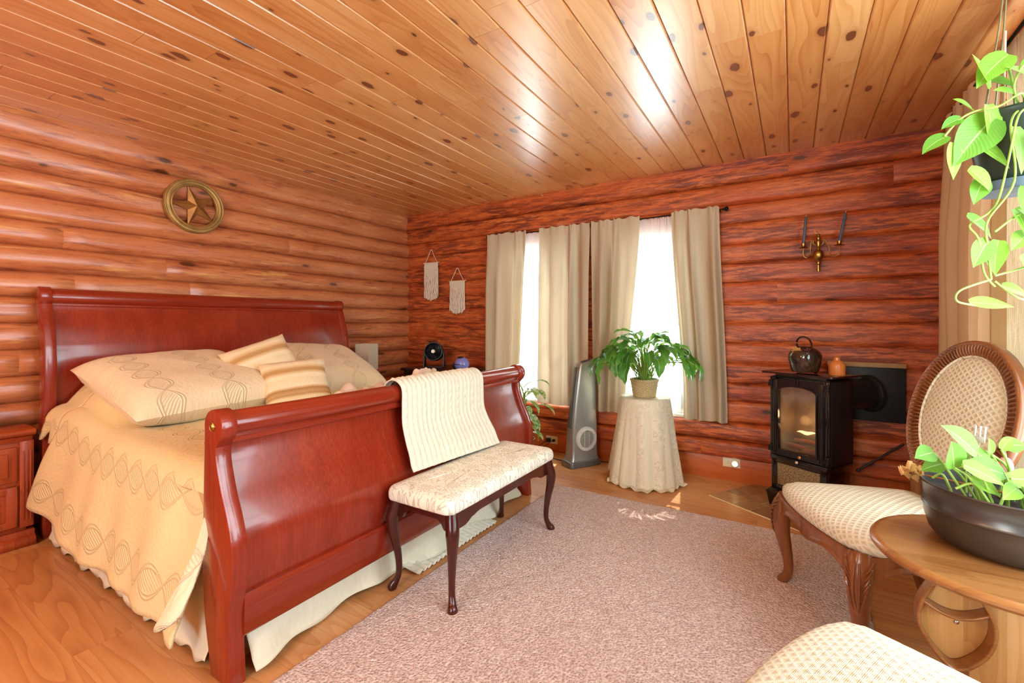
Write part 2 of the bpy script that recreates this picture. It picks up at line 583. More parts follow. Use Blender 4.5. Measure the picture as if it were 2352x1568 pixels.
mb = MB()
x = -4.085
i = 0
BW = .145
while x < XR + .1:
    x0, x1 = x + .0006, x + BW - .0006
    ys = [YF - .1]
    yy = YF + rng.uniform(.3, 2.4)
    while yy < YB - .25:
        ys.append(yy); yy += rng.uniform(1.6, 3.4)
    ys.append(YB + .02)
    for y0, y1 in zip(ys, ys[1:]):
        mb.rv = rng.random()
        pr = [(x0, ZC + .06), (x0, ZC + .009), (x0 + .0055, ZC), (x1 - .0055, ZC), (x1, ZC + .009), (x1, ZC + .06)]
        mb.loft([[(a, y0 + .0007, z) for a, z in pr], [(a, y1 - .0007, z) for a, z in pr]])
    x += BW; i += 1
mb.mi = 0
mb.bx((XL - .2, YF - .2, ZC + .055), (XR + .2, YB + .16, ZC + .12))
mb.build('ceiling', M_CEIL, sharp=20)['kind'] = 'structure'

mb = MB(); mb.bx((XL + .02, 3.872, 0), (XR + .02, 3.93, .178), .004)
mb.build('baseboard_back', M_BASE)['kind'] = 'structure'


def window(name, ax, o, face, depth, low=0.):
    """framed double-hung sash in an opening; 'face' is where the inner edge of the frame lies, 'depth' points outwards"""
    a0, a1, z0, z1 = o
    def bxm(mb, p0, p1, q0, q1, d0, d1, bev=.004):
        lo, hi = sorted((face + d0 * depth, face + d1 * depth))
        if ax == 'x': mb.bx((p0, lo, q0), (p1, hi, q1), bev)
        else: mb.bx((lo, p0, q0), (hi, p1, q1), bev)
    f = MB()
    for (p0, p1, q0, q1) in ((a0, a0 + .04, z0, z1), (a1 - .04, a1, z0, z1), (a0, a1, z0, z0 + .045), (a0, a1, z1 - .045, z1)):
        bxm(f, p0, p1, q0, q1, 0, .09)
    root = f.build(name, M_VINYL); root['kind'] = 'structure'
    zm = (z0 + z1) / 2
    s = MB()
    n = 3 if a1 - a0 > 1.5 else 1
    for q in range(n):
        b0 = lerp(a0 + .04, a1 - .04, q / n); b1 = lerp(a0 + .04, a1 - .04, (q + 1) / n)
        for (p0, p1, q0, q1) in ((b0, b0 + .035, z0 + .045, z1 - .045), (b1 - .035, b1, z0 + .045, z1 - .045), (b0, b1, z0 + .045, z0 + .085 + low), (b0, b1, z1 - .085, z1 - .045), (b0, b1, zm - .02, zm + .02)):
            bxm(s, p0, p1, q0, q1, .02, .055, .003)
    s.build('sash', M_VINYL, root)
    g = MB(); bxm(g, a0 + .05, a1 - .05, z0 + .06, z1 - .06, .036, .042, 0)
    g.build('pane', M_GLASS, root)
    sl = MB(); bxm(sl, a0 - .0, a1 + .0, z0 - .004, z0 + .022, -.07, .0, .005)
    sl.build('sill', M_VINYL, root)


k = NT('window_glass')
tp = k.n('ShaderNodeBsdfTransparent'); k.s(tp.inputs[0], (.97, .985, .98))
gl = k.n('ShaderNodeBsdfGlossy'); gl.inputs['Roughness'].default_value = .02
M_GLASS = k.done(k.mixsh(.05, tp.outputs[0], gl.outputs[0]))
window('window_1', 'x', W1, 3.93, 1)
window('window_2', 'x', W2, 3.93, 1, .09)
window('window_3', 'y', W3, .86, 1)
window('fill_window', 'x', W_FILL, YF - .03, -1)  # unseen window, added only to bring fill from behind the camera

# ---------------------------------------------------------------- light
w = bpy.data.worlds.new('sky'); SC.world = w; w.use_nodes = True
bg = w.node_tree.nodes['Background']
bg.inputs[0].default_value = (.77, .92, 1.0, 1)
bg.inputs[1].default_value = 11.0


def portal(name, loc, rot, sx, sy):
    l = bpy.data.lights.new(name, 'AREA'); l.shape = 'RECTANGLE'; l.size = sx; l.size_y = sy
    l.cycles.is_portal = True
    o = bpy.data.objects.new(name, l); COL.objects.link(o); o.location = loc; o.rotation_euler = rot


for nm, W in (('portal_one', W1), ('portal_two', W2)):
    portal(nm, ((W[0] + W[1]) / 2, 4.055, (W[2] + W[3]) / 2), (R(-90), 0, 0), W[1] - W[0], W[3] - W[2])
portal('portal_three', (1.025, (W3[0] + W3[1]) / 2, (W3[2] + W3[3]) / 2), (0, R(90), 0), W3[3] - W3[2], W3[1] - W3[0])

portal('fill_portal', ((W_FILL[0] + W_FILL[1]) / 2, YF - .195, (W_FILL[2] + W_FILL[3]) / 2), (R(90), 0, 0), W_FILL[1] - W_FILL[0], W_FILL[3] - W_FILL[2])  # portal for the added fill opening

sun = bpy.data.lights.new('sun', 'SUN'); sun.energy = 9; sun.angle = R(.6); sun.color = (1, .93, .82)
so = bpy.data.objects.new('sun', sun); COL.objects.link(so)
so.rotation_euler = Vector((.12, -.62, -.95)).to_track_quat('-Z', 'Y').to_euler()

lp = bpy.data.lights.new('ceiling_lamp', 'POINT'); lp.energy = 48; lp.shadow_soft_size = .16; lp.color = (1, .74, .42)
lo = bpy.data.objects.new('ceiling_lamp', lp); COL.objects.link(lo); lo.location = (-2.3, -1.3, 2.2)
lp2 = bpy.data.lights.new('back_wall_fill', 'AREA'); lp2.shape = 'DISK'; lp2.size = .5; lp2.energy = 22; lp2.color = (1, .90, .78)  # added fill behind the camera to brighten the back wall, no real lamp
lo2 = bpy.data.objects.new('back_wall_fill', lp2); COL.objects.link(lo2); lo2.location = (-.6, -1.9, 2.1)
lo2.rotation_euler = Vector((-.25, .9, -.25)).to_track_quat('-Z', 'Y').to_euler()
# ---------------------------------------------------------------- cloth and furniture materials
M_BED = wood('cherry_varnish', '6e1d0e', '8a2a16', 'a0381d', 'z', 1., .24, coat=.35, bump=.008, streak=.45, ringw=.06, contrast=.5)
M_BEDY = wood('cherry_varnish_rail', '6e1d0e', '8a2a16', 'a0381d', 'y', 1., .22, coat=.4, bump=.008, streak=.45, ringw=.06, contrast=.5)
M_BRASS = plain('aged_brass', 'a98545', .3, 1., var=.2)
M_MAHOG = plain('dark_mahogany', '42140f', .25, 0, .4, var=.2)
M_MATT = plain('mattress_ticking', 'c39e6c', .9, bump=.2)
M_SKIRT = cloth_tr('cream_skirt_cotton', 'efe6cc', .12, .05)


def quilt_mat(name, col, bands=True):
    k = NT(name); uv = k.n('ShaderNodeUVMap').outputs[0]
    U, V, _ = k.sep(uv)
    sv = k.math('SUBTRACT', k.math('FRACT', k.math('DIVIDE', V, .31)), .5)
    sv = k.math('MULTIPLY', sv, .31)
    sn = k.math('SINE', k.math('MULTIPLY', U, 2 * PI / .30))
    sn2 = k.math('SINE', k.math('ADD', k.math('MULTIPLY', U, 2 * PI / .30), 0.))
    ds = []
    for a in (.062, .046):
        ds.append(k.math('ABSOLUTE', k.math('SUBTRACT', sv, k.math('MULTIPLY', sn, a))))
        ds.append(k.math('ABSOLUTE', k.math('ADD', sv, k.math('MULTIPLY', sn2, a))))
    d = ds[0]
    for q in ds[1:]: d = k.math('MINIMUM', d, q)
    line = k.math('SUBTRACT', 1., k.math('MULTIPLY', d, 150.), clamp=True)
    ins = k.math('LESS_THAN', k.math('ABSOLUTE', sv), k.math('MULTIPLY', k.math('ABSOLUTE', sn), .040))
    rib = k.math('MULTIPLY', k.math('SINE', k.math('MULTIPLY', k.math('ADD', U, V), 2 * PI / .017)), ins)
    c = k.comb(U, V)
    ver = k.voro(c, 62., 'SMOOTH_F1').outputs['Distance']
    ver2 = k.noise(c, 90., 2., .5, 1.2)
    out = k.math('SUBTRACT', 1., ins)
    h = k.math('ADD', k.math('MULTIPLY', line, 1.3), k.math('MULTIPLY', rib, .35))
    h = k.math('ADD', h, k.math('MULTIPLY', k.math('ADD', k.math('MULTIPLY', ver, .7), k.math('MULTIPLY', ver2, .55)), out))
    nr = k.bump(h, .62, .0068)
    n = k.noise(c, 5., 3.)
    l = lin(col)
    cc = k.ramp(n, [(.3, tuple(x * .95 for x in l)), (.7, l)])
    return k.done(k.bsdf(cc, .9, 0, nr, spec=.15, sheen=.1))


M_QUILT = quilt_mat('matelasse_quilt', 'e6cf9c')
M_SHAM = quilt_mat('matelasse_sham', 'ead9b6')

k = NT('striped_cushion_cloth'); uv = k.n('ShaderNodeUVMap').outputs[0]
U, V, _ = k.sep(uv)
S = [(0, 'dcc39a'), (.06, 'e9d8b4'), (.16, 'e3cca0'), (.20, 'b48a58'), (.24, 'c49c68'), (.30, 'ab7f4f'), (.33, 'd4b485'), (.36, 'ecdcba'),
     (.50, 'e6d2a9'), (.58, 'ecdcba'), (.64, 'd0ab7a'), (.67, 'b68c59'), (.72, 'c19662'), (.76, 'd9bb8d'), (.82, 'ead9b5'), (1., 'e0c8a0')]
cc = k.ramp(V, S)
th = k.math('SINE', k.math('MULTIPLY', U, 2 * PI * 36)); tv = k.math('SINE', k.math('MULTIPLY', V, 2 * PI * 60))
nr = k.bump(k.math('ADD', th, k.math('MULTIPLY', tv, .5)), .25, .003)
cc = k.mix(k.math('MULTIPLY', k.math('GREATER_THAN', th, .75), .18), cc, 'c9a878')
M_STRIPE = k.done(k.bsdf(cc, .9, 0, nr, spec=.1))

M_KNIT = plain('cable_knit_wool', 'dfd8c4', .95, bump=.5, bsc=420., spec=.1, sheen=.2)
M_SHEET = cloth_tr('blush_sheet', 'efd9c6', .1, .05)

k = NT('damask_upholstery'); c = k.coord()
X, Y, Z = k.sep(c)
P_ = .17
aa = k.math('DIVIDE', k.math('ADD', X, Y), P_ * 1.0); bb = k.math('DIVIDE', k.math('SUBTRACT', X, Y), P_ * 1.0)
fa = k.math('SUBTRACT', k.math('FRACT', aa), .5); fb = k.math('SUBTRACT', k.math('FRACT', bb), .5)
lx = k.math('MULTIPLY', k.math('ADD', fa, fb), .5); ly = k.math('MULTIPLY', k.math('SUBTRACT', fa, fb), .5)
rr = k.math('SQRT', k.math('ADD', k.math('MULTIPLY', lx, lx), k.math('MULTIPLY', ly, ly)))
an = k.math('ARCTAN2', ly, lx)
pet = k.math('MULTIPLY', k.math('COSINE', k.math('MULTIPLY', an, 10.)), .05)
nz = k.math('MULTIPLY', k.math('SUBTRACT', k.noise(c, 50., 2.), .5), .03)
r2 = k.math('ADD', k.math('ADD', rr, pet), nz)
ring = k.math('SINE', k.math('MULTIPLY', r2, 52.))
flower = k.math('MULTIPLY', k.math('GREATER_THAN', ring, .05), k.math('LESS_THAN', r2, .24))
vine = k.math('LESS_THAN', k.math('ABSOLUTE', k.math('SUBTRACT', k.noise(k.map(c, sc=(1, 1, .3)), 34., 1.5), .5)), .028)
vine = k.math('MULTIPLY', vine, k.math('GREATER_THAN', r2, .25))
pat = k.math('MAXIMUM', flower, vine)
cc = k.mix(k.math('MULTIPLY', pat, .85), 'f0ead9', 'c3b79e')
M_DAMASK = k.done(k.bsdf(cc, .75, 0, k.bump(pat, .15, .001), spec=.3))


def pillow(w, h, t, n=22, flange=0., uvs=(1, 1), seedv=0., pinch=.07, uvabs=False, pw=2.6):
    """cushion lying in the xy plane, crown along +z"""
    mb = MB()
    def side(sg):
        def fn(a, b):
            u, v = a * 2 - 1, b * 2 - 1
            e = (max(0, 1 - abs(u) ** pw) * max(0, 1 - abs(v) ** pw)) ** .5
            x = w / 2 * u * (1 - pinch * (1 - v * v) * abs(u) ** 3)
            y = h / 2 * v * (1 - pinch * (1 - u * u) * abs(v) ** 3)
            nn = noise.noise(Vector((u * 2.2 + seedv, v * 2.2, sg))) * .10 + noise.noise(Vector((u * 6, v * 6 + seedv, sg))) * .03
            return Vector((x, y, sg * t / 2 * e * (1 + nn)))
        return fn
    uf = (lambda a, b: (a * w, b * h)) if uvabs else (lambda a, b: (a * uvs[0], b * uvs[1]))
    mb.grid(side(1), n, n, uvf=uf)
    mb.grid(side(-1), n, n, uvf=uf, flip=True)
    bmesh.ops.remove_doubles(mb.bm, verts=mb.bm.verts, dist=.0004)
    return mb


def frame_of(c, zdir, xdir):
    z = Vector(zdir).normalized(); x = Vector(xdir); x = (x - z * x.dot(z)).normalized(); y = z.cross(x)
    return Matrix(((x.x, y.x, z.x, c[0]), (x.y, y.y, z.y, c[1]), (x.z, y.z, z.z, c[2]), (0, 0, 0, 1)))


# ---------------------------------------------------------------- sleigh bed
bed = thing('sleigh_bed', 'cherry red sleigh bed with curved headboard and scrolled footboard', 'bed', (-2.65, 1.81, 0))
IB = inv(bed)
arc = lambda c, r, a0, a1, n: [(c[0] + r * math.cos(R(lerp(a0, a1, i / n))), c[1] + r * math.sin(R(lerp(a0, a1, i / n)))) for i in range(n + 1)]
# footboard posts: S-shaped side outline with a scroll at the top (x, z)
front = smooth_path([(-1.684, 0, .79), (-1.680, 0, .74), (-1.651, 0, .653), (-1.612, 0, .57), (-1.586, 0, .50), (-1.577, 0, .43), (-1.579, 0, .36), (-1.592, 0, .28), (-1.600, 0, .22), (-1.597, 0, .12), (-1.588, 0, 0)], 4)
back = smooth_path([(-1.715, 0, 0), (-1.735, 0, .09), (-1.760, 0, .20), (-1.772, 0, .33), (-1.770, 0, .5), (-1.766, 0, .65), (-1.760, 0, .78)], 4)
FP = [(p.x, p.z) for p in back] + arc((-1.700, .860), .060, 190, -55, 18) + [(p.x, p.z) for p in front]
for y0 in (.790, 2.782):
    o = MB().prism(FP, 'y', y0, y0 + .055, .005, M=IB).build('footboard_post', M_BED, bed, 35)
    mb = MB(); ym = y0 - .001 if y0 < 1 else y0 + .056
    Mx = Matrix.Translation((-1.700, ym, .862)) @ Matrix.Rotation(R(90), 4, 'X')
    sg = 1 if y0 < 1 else -1
    mb.lathe([(.017, -.004 * sg), (.017, .002 * sg), (.014, .004 * sg), (.011, .002 * sg), (.007, .006 * sg), (.0, .007 * sg)], 18, IB @ Mx)
    mb.build('rosette', M_BRASS, o)
FX = [(p.z, p.x) for p in reversed(front)]
def fbx(z): return interp(FX, z) - .022
rings = []
NP = 26
pan = MB()
zs = [.285 + (.842 - .285) * i / NP for i in range(NP + 1)]
ol = [(fbx(z), z) for z in zs] + [(fbx(z) - .03, z) for z in reversed(zs)]
pan.prism(ol, 'y', .838, 2.79, 0, M=IB).build('footboard_panel', M_BED, bed, 35)
rl = MB()
rail_o = arc((-1.702, .862), .047, -40, 220, 18) + [(-1.742, .815), (-1.72, .805), (-1.688, .795), (-1.672, .80), (-1.670, .815), (-1.678, .826)]
rl.prism(rail_o, 'y', .842, 2.785, 0, M=IB).build('footboard_rail', M_BEDY, bed, 35)
lo_ = MB()
lo_.prism([(-1.66, .148), (-1.600, .148), (-1.594, .156), (-1.590, .278), (-1.600, .290), (-1.66, .290)], 'y', .84, 2.79, 0, M=IB).build('footboard_base_rail', M_BEDY, bed, 35)
# headboard (scroll rolls back to the wall)
hf = smooth_path([(-3.655, 0, 1.33), (-3.640, 0, 1.28), (-3.600, 0, 1.17), (-3.578, 0, 1.05), (-3.577, 0, .9), (-3.585, 0, .7), (-3.60, 0, .45), (-3.60, 0, 0)], 4)
hbk = smooth_path([(-3.690, 0, 0), (-3.690, 0, .45), (-3.675, 0, .75), (-3.668, 0, 1.0), (-3.695, 0, 1.18), (-3.735, 0, 1.29), (-3.755, 0, 1.345)], 4)
HP = [(p.x, p.z) for p in hbk] + arc((-3.703, 1.375), .055, 210, -45, 18) + [(p.x, p.z) for p in hf]
for y0 in (.790, 2.795):
    MB().prism(HP, 'y', y0, y0 + .055, .005, M=IB).build('headboard_post', M_BED, bed, 35)
HX = [(p.z, p.x) for p in reversed(hf)]
zs = [.30 + (1.36 - .30) * i / 30 for i in range(31)]
ol = [(interp(HX, z) - .020, z) for z in zs] + [(interp(HX, z) - .045, z) for z in reversed(zs)]
MB().prism(ol, 'y', .84, 2.80, 0, M=IB).build('headboard_panel', M_BED, bed, 35)
MB().prism(arc((-3.704, 1.372), .050, -60, 240, 20) + [(-3.712, 1.318), (-3.668, 1.318)], 'y', .842, 2.798, 0, M=IB).build('headboard_rail', M_BEDY, bed, 35)
for y0 in (.830, 2.772):
    MB().bx((-3.60, y0, .14), (-1.73, y0 + .02, .33), .004, M=IB).build('side_rail', M_BED, bed)

bs = MB().bx((-3.56, .853, .18), (-1.80, 2.768, .405), .02).build('box_spring', M_MATT)
tag(bs, 'tan box spring showing beside nightstand under the quilt corner', 'box spring')
mt = MB().bx((-3.56, .83, .405), (-1.80, 2.79, .655), .05).build('mattress', M_MATT)
tag(mt, 'tan mattress lying under the cream quilt on the sleigh bed', 'mattress')

# ---------------------------------------------------------------- quilt
def qtop(x, y):
    b = .19 * sstep(-2.78, -3.22, x) * sstep(.80, 1.02, y) * sstep(2.84, 2.62, y)
    n = noise.noise(Vector((x * 3.2, y * 3.2, 2))) * .010 + noise.noise(Vector((x * 9, y * 9, 5))) * .003
    return .685 + b + n
YL, YR = .885, 2.735
def qpoint(x, s):
    """s: arc position from the left top edge, negative hangs down on the left"""
    if s < 0:
        zt = qtop(x, YL); dz = -s
        rr_ = .085
        if dz < rr_ * 1.57:
            a = dz / rr_
            return Vector((x, YL - rr_ * math.sin(a), zt - rr_ * (1 - math.cos(a))))
        d = dz - rr_ * 1.57
        fr = min(1, d / .42)
        y = YL - rr_ - .16 * d - .012 * math.sin(x * 9 + d * 4) * min(1, d / .2) - .010 * math.sin(x * 21 + 1) * min(1, d / .3)
        e_ = sstep(-2.02, -1.77, x)
        y += (.085 * (1 - fr) - .02 * fr) * e_
        hd = sstep(-2.85, -3.36, x)
        return Vector((x - .24 * hd * fr - .035 * fr * e_, y, zt - rr_ - d - .04 * e_ * fr))
    W_ = YR - YL
    if s > W_:
        dz = s - W_; zt = qtop(x, YR); rr_ = .06
        if dz < rr_ * 1.57:
            a = dz / rr_
            return Vector((x, YR + rr_ * math.sin(a), zt - rr_ * (1 - math.cos(a))))
        d = dz - rr_ * 1.57
        return Vector((x, YR + rr_ + .05 * d + .012 * math.sin(x * 11) * min(1, d / .2), zt - rr_ - d))
    return Vector((x, YL + s, qtop(x, YL + s)))
q = MB()
SL, SR = -.585, (YR - YL) + .50
q.grid(lambda a, b: qpoint(lerp(-3.33, -1.762, a), lerp(SL, SR, b)), 90, 150, uvf=lambda a, b: (lerp(-3.33, -1.762, a), lerp(SL, SR, b)))
q.grid(lambda a, b: qpoint(lerp(-3.565, -3.328, a), lerp(-.20 - .03 * math.sin(a * 9), (YR - YL) + .4, b)), 12, 110, uvf=lambda a, b: (lerp(-3.565, -3.33, a), lerp(-.2, 2.4, b)))
qo = q.build('quilt', M_QUILT, solid=.010, off=1)
tag(qo, 'cream matelasse quilt spread over the sleigh bed and hanging to the floor', 'quilt')
# turned-back corner of the quilt beside the footboard post
fl = MB()
fpath = smooth_path([(-1.752, .796, .54), (-1.748, .776, .45), (-1.748, .745, .37), (-1.750, .712, .30), (-1.752, .684, .25), (-1.754, .666, .215)], 6)
fr_ = [interp([(0, .012), (.3, .032), (.6, .046), (.85, .050), (.95, .040), (1, .012)], i / (len(fpath) - 1)) for i in range(len(fpath))]
def flapf(a, b):
    i = min(len(fpath) - 1, int(round(b * (len(fpath) - 1)))); p = fpath[i]; r_ = fr_[i]; th = 2 * PI * a
    n_ = noise.noise(Vector((math.cos(th) * 1.5, math.sin(th) * 1.5, b * 5))) * .006 * min(1, r_ / .03)
    wd = Vector((.62, .30, .40)).normalized(); th_ = Vector((-.35, -.9, .1)).normalized()
    return p + wd * (r_ * math.cos(th)) + th_ * ((r_ * .34 + n_) * math.sin(th))
fl.grid(flapf, 28, len(fpath) - 1, cu=True, uvf=lambda a, b: (a * .22, b * .45))
f_o = fl.build('turned_back_corner', M_SHAM, qo, 0)

# bed skirt
sk = MB()
def skirt_path(t):
    segs = [((-3.50, .796), (-1.80, .796)), ((-1.70, .87), (-1.70, 2.76)), ((-1.80, 2.826), (-3.50, 2.826))]
    L = [1.70, 1.89, 1.70]; d = t
    for (p, q_), l, nrm in zip(segs, L, ((0, -1), (1, 0), (0, 1))):
        pass
    return segs, L
def skirt(seg, n, nrm, top, flare, amp, f0, zb=.006, ph=0.):
    (x0, y0), (x1, y1) = seg
    def fn(a, b):
        x = lerp(x0, x1, a); y = lerp(y0, y1, a)
        L = math.hypot(x1 - x0, y1 - y0)
        u = a * L
        wv = math.sin(u * f0 + ph + 1.3 * math.sin(u * 5.1)) * .6 + math.sin(u * f0 * 2.3 + 2) * .25 + noise.noise(Vector((u * 4, b * 2, ph))) * .5
        off = flare * b ** 1.5 + amp * wv * b ** .9
        if b > .92: off += .012
        z = lerp(top, zb, b) + (.012 * (1 + math.sin(u * f0 * 1.7)) if b > .95 else 0)
        return Vector((x + nrm[0] * off, y + nrm[1] * off, z))
    sk.grid(fn, n, 14)
skirt(((-3.50, .812), (-1.76, .812)), 170, (0, -1), .42, .004, .010, 26)
skirt(((-1.705, .87), (-1.705, 2.76)), 220, (1, 0), .30, .085, .070, 9, ph=.4)
skirt(((-1.80, 2.835), (-3.45, 2.835)), 60, (0, 1), .30, .05, .015, 30)
so_ = sk.build('bed_skirt', M_SKIRT, solid=.002, off=0)
tag(so_, 'pale cream bed skirt gathered on the floor under the sleigh bed', 'bed skirt')

# pillows
s1 = pillow(.86, .80, .24, 34, uvabs=True, pinch=.03, pw=4.5).build('pillow_sham', M_SHAM, M=frame_of((-3.07, 1.285, .865), (.24, -.03, 1), (1, .02, 0)))
tag(s1, 'cream quilted pillow sham on the window-far side of bed, nearest the nightstand', 'pillow', 'quilted pillow shams')
s1['label'] = 'left cream quilted pillow sham, lying in front of headboard beside striped cushions'
s2 = pillow(.70, .76, .23, 34, uvabs=True, seedv=3, pinch=.03, pw=4.).build('pillow_sham', M_SHAM, M=frame_of((-3.16, 2.30, .865), (.42, .05, 1), (1, -.05, 0)))
tag(s2, 'right cream quilted pillow sham, behind striped cushions and near the bedside lamp', 'pillow', 'quilted pillow shams')
c1 = pillow(.40, .40, .15, 26, seedv=5).build('striped_cushion', M_STRIPE, M=frame_of((-2.90, 1.66, .935), (.72, -.40, .62), (.30, .85, .36)))
tag(c1, 'tan striped cushion standing on its corner against the other striped cushion', 'cushion', 'striped cushions on the bed')
c2 = pillow(.385, .36, .14, 26, seedv=8).build('striped_cushion', M_STRIPE, M=frame_of((-2.62, 1.70, .838), (.72, -.36, .66), (.35, .93, .03)))
tag(c2, 'tan striped cushion sitting upright in front of the tilted striped cushion', 'cushion', 'striped cushions on the bed')

# rumpled blush sheet at the foot of the bed
mb = MB()
def sheet(a, b):
    x = lerp(-2.35, -1.86, a); y = lerp(1.63, 2.25, b)
    e = sstep(0, .12, a) * sstep(1, .88, a) * sstep(0, .12, b) * sstep(1, .9, b)
    n = abs(noise.noise(Vector((x * 7 + y * 3, y * 6, 3)))) * .20 + noise.noise(Vector((x * 16, y * 13, 1))) * .028
    return Vector((x, y, .70 + e * (.085 + n * .8)))
mb.grid(sheet, 50, 56)
o = mb.build('rumpled_sheet', M_SHEET, solid=.003, off=0)
tag(o, 'rumpled blush sheet bunched on the bed behind the footboard', 'sheet')
mb = MB()
def fluffy(a, b):
    x = lerp(-1.98, -1.83, a); y = lerp(1.95, 2.20, b)
    e = (sstep(0, .3, a) * sstep(1, .7, a) * sstep(0, .25, b) * sstep(1, .75, b))
    return Vector((x, y, .70 + e * (.235 + noise.noise(Vector((x * 30, y * 30, 0))) * .02)))
mb.grid(fluffy, 24, 34)
o = mb.build('fleece_bundle', plain('tan_fleece', 'd9bfa2', 1., bump=.8, bsc=160., var=.25, sheen=.5), solid=.003, off=0)
tag(o, 'small tan and white fleece bundle behind the white knit throw', 'blanket')

# cable-knit throw over the footboard
prof = [(-1.535, .020), (-1.60, .026), (-1.69, .050), (-1.728, .16), (-1.735, .45), (-1.742, .70), (-1.768, .82)] + \
       [(-1.702 + .068 * math.cos(R(a)), .862 + .068 * math.sin(R(a))) for a in (160, 125, 90, 55, 20)] + \
       [(-1.632, .80), (-1.626, .72), (-1.600, .64), (-1.574, .58), (-1.560, .53), (-1.545, .503)]
pp = smooth_path([(x, 0, z) for x, z in prof], 8)
# resample evenly
Ls = [0]
for a, b in zip(pp, pp[1:]): Ls.append(Ls[-1] + (b - a).length)
def pat(t):
    d = t * Ls[-1]
    for i in range(len(pp) - 1):
        if d <= Ls[i + 1] + 1e-9:
            f = (d - Ls[i]) / max(1e-9, Ls[i + 1] - Ls[i]); 
            return pp[i].lerp(pp[i + 1], f), (pp[i + 1] - pp[i]).normalized()
    return pp[-1], (pp[-1] - pp[-2]).normalized()
kn = MB()
RIB = 20
def knit(a, b):
    p, t = pat(b)
    nrm = Vector((t.z, 0, -t.x)) * -1
    w0, w1 = 1.622, 2.306
    fr = sstep(.62, 1, b)
    y = lerp(lerp(w0, 1.600, fr), lerp(w1, 2.285, fr), a)
    ph = a * RIB
    rib = abs(math.sin(PI * ph)) ** .7
    cable = (int(ph) % 2 == 0)
    h = .011 * rib
    if cable: h = .013 * rib * (.72 + .28 * math.sin(b * Ls[-1] * 2 * PI / .045 + (ph % 1) * 5))
    if a < .012 or a > .988: h = .004
    n = noise.noise(Vector((y * 5, b * 8, 1))) * .006
    e_ = a * sstep(.86, 1, b)
    return Vector((p.x + .045 * e_, y, p.z - .006 * e_)) + nrm * (h + n + .004)
kn.grid(knit, 200, 260)
o = kn.build('knit_throw', M_KNIT, solid=.006, off=-1)
tag(o, 'white cable-knit throw draped over the footboard above the bench', 'throw')

# ---------------------------------------------------------------- bench
bench = thing('upholstered_bench', 'damask-topped bench with dark curved legs at the foot of bed', 'bench', (-1.386, 1.938, 0.002))
cu = MB()
def cush(sx, sy, z0, z1, crown, n=30):
    rings = []
    for (s, z) in ((-.012, z0), (.0, z0 + .006), (.004, z0 + .02), (.004, z1 - .030), (-.001, z1 - .016), (-.012, z1 - .004)):
        r = []
        rad = .045
        for cx, cy, a0 in ((1, 1, 0), (-1, 1, 90), (-1, -1, 180), (1, -1, 270)):
            for i in range(7):
                a = R(a0 + 90 * i / 6)
                r.append(Vector((cx * (sx / 2 - rad) + (rad + s) * math.cos(a), cy * (sy / 2 - rad) + (rad + s) * math.sin(a), z)))
        rings.append(r)
    for f_, up in ((.93, .004), (.8, .010), (.55, crown * .8), (.25, crown)):
        rings.append([Vector((p.x * f_, p.y * (1 - (1 - f_) * sx / sy) if sy > sx else p.y * f_, z1 - .004 + up)) for p in rings[5]])
    return rings
cu.loft(cush(.380, .97, .412, .482, .012))
cu.build('seat_cushion', M_DAMASK, bench, 60, sub=1)
def apron_z(u, lo, mid):
    """u in 0..1 : scalloped lower edge"""
    a = abs(2 * u - 1)
    return mid if a < .55 else lerp(mid, lo, sstep(.55, .82, a) * (1 - .35 * sstep(.62, .70, a) * sstep(.78, .7, a)))
ap = MB()
n = 40
for sx in (-1, 1):
    ol = [(lerp(-.44, .44, i / n), apron_z(i / n, .335, .365)) for i in range(n + 1)] + [(.44, .415), (-.44, .415)]
    ap.prism(ol, 'x', sx * .158 - .009, sx * .158 + .009, 0)
for sy in (-1, 1):
    ol = [(lerp(-.155, .155, i / n), apron_z(i / n, .335, .375)) for i in range(n + 1)] + [(.155, .415), (-.155, .415)]
    ap.prism(ol, 'y', sy * .437 - .009, sy * .437 + .009, 0)
ap.build('apron', M_MAHOG, bench, 30)
def cab_leg(h, dx, dy, s=1., foot=.022, knee=.030, n=14):
    path = [(0, h), (.004, h * .93), (.016, h * .80), (.014, h * .66), (.004, h * .50), (-.004, h * .32), (-.004, h * .18), (.006, h * .09), (.014, h * .05), (.016, .012), (.014, 0)]
    rad = [knee * .92, knee, knee * .98, knee * .80, knee * .64, knee * .52, knee * .48, knee * .58, foot, foot * 1.05, foot * .85]
    pts = smooth_path([(a * dx * s, a * dy * s, z) for a, z in path], 4)
    rr_ = []
    for i in range(len(rad) - 1):
        for q_ in range(4): rr_.append(lerp(rad[i], rad[i + 1], q_ / 4))
    rr_.append(rad[-1])
    mb = MB(); mb.tube(pts, rr_, n, up=(1, 0, .01)); return mb
for dx, dy in ((1, -1), (1, 1), (-1, -1), (-1, 1)):
    cab_leg(.413, dx, dy).build('leg', M_MAHOG, bench, 50, M=Matrix.Translation((dx * .160, dy * .437, 0)))
# ---------------------------------------------------------------- nightstands, dresser and what stands on them
M_NS = wood('rustic_pine_red', '7a2c14', 'a4462066'[:6], 'b9562c', 'z', 1., .42, coat=.1, bump=.06, streak=.45)
M_DARK = plain('espresso_wood', '2a120d', .3, 0, .25, var=.25)


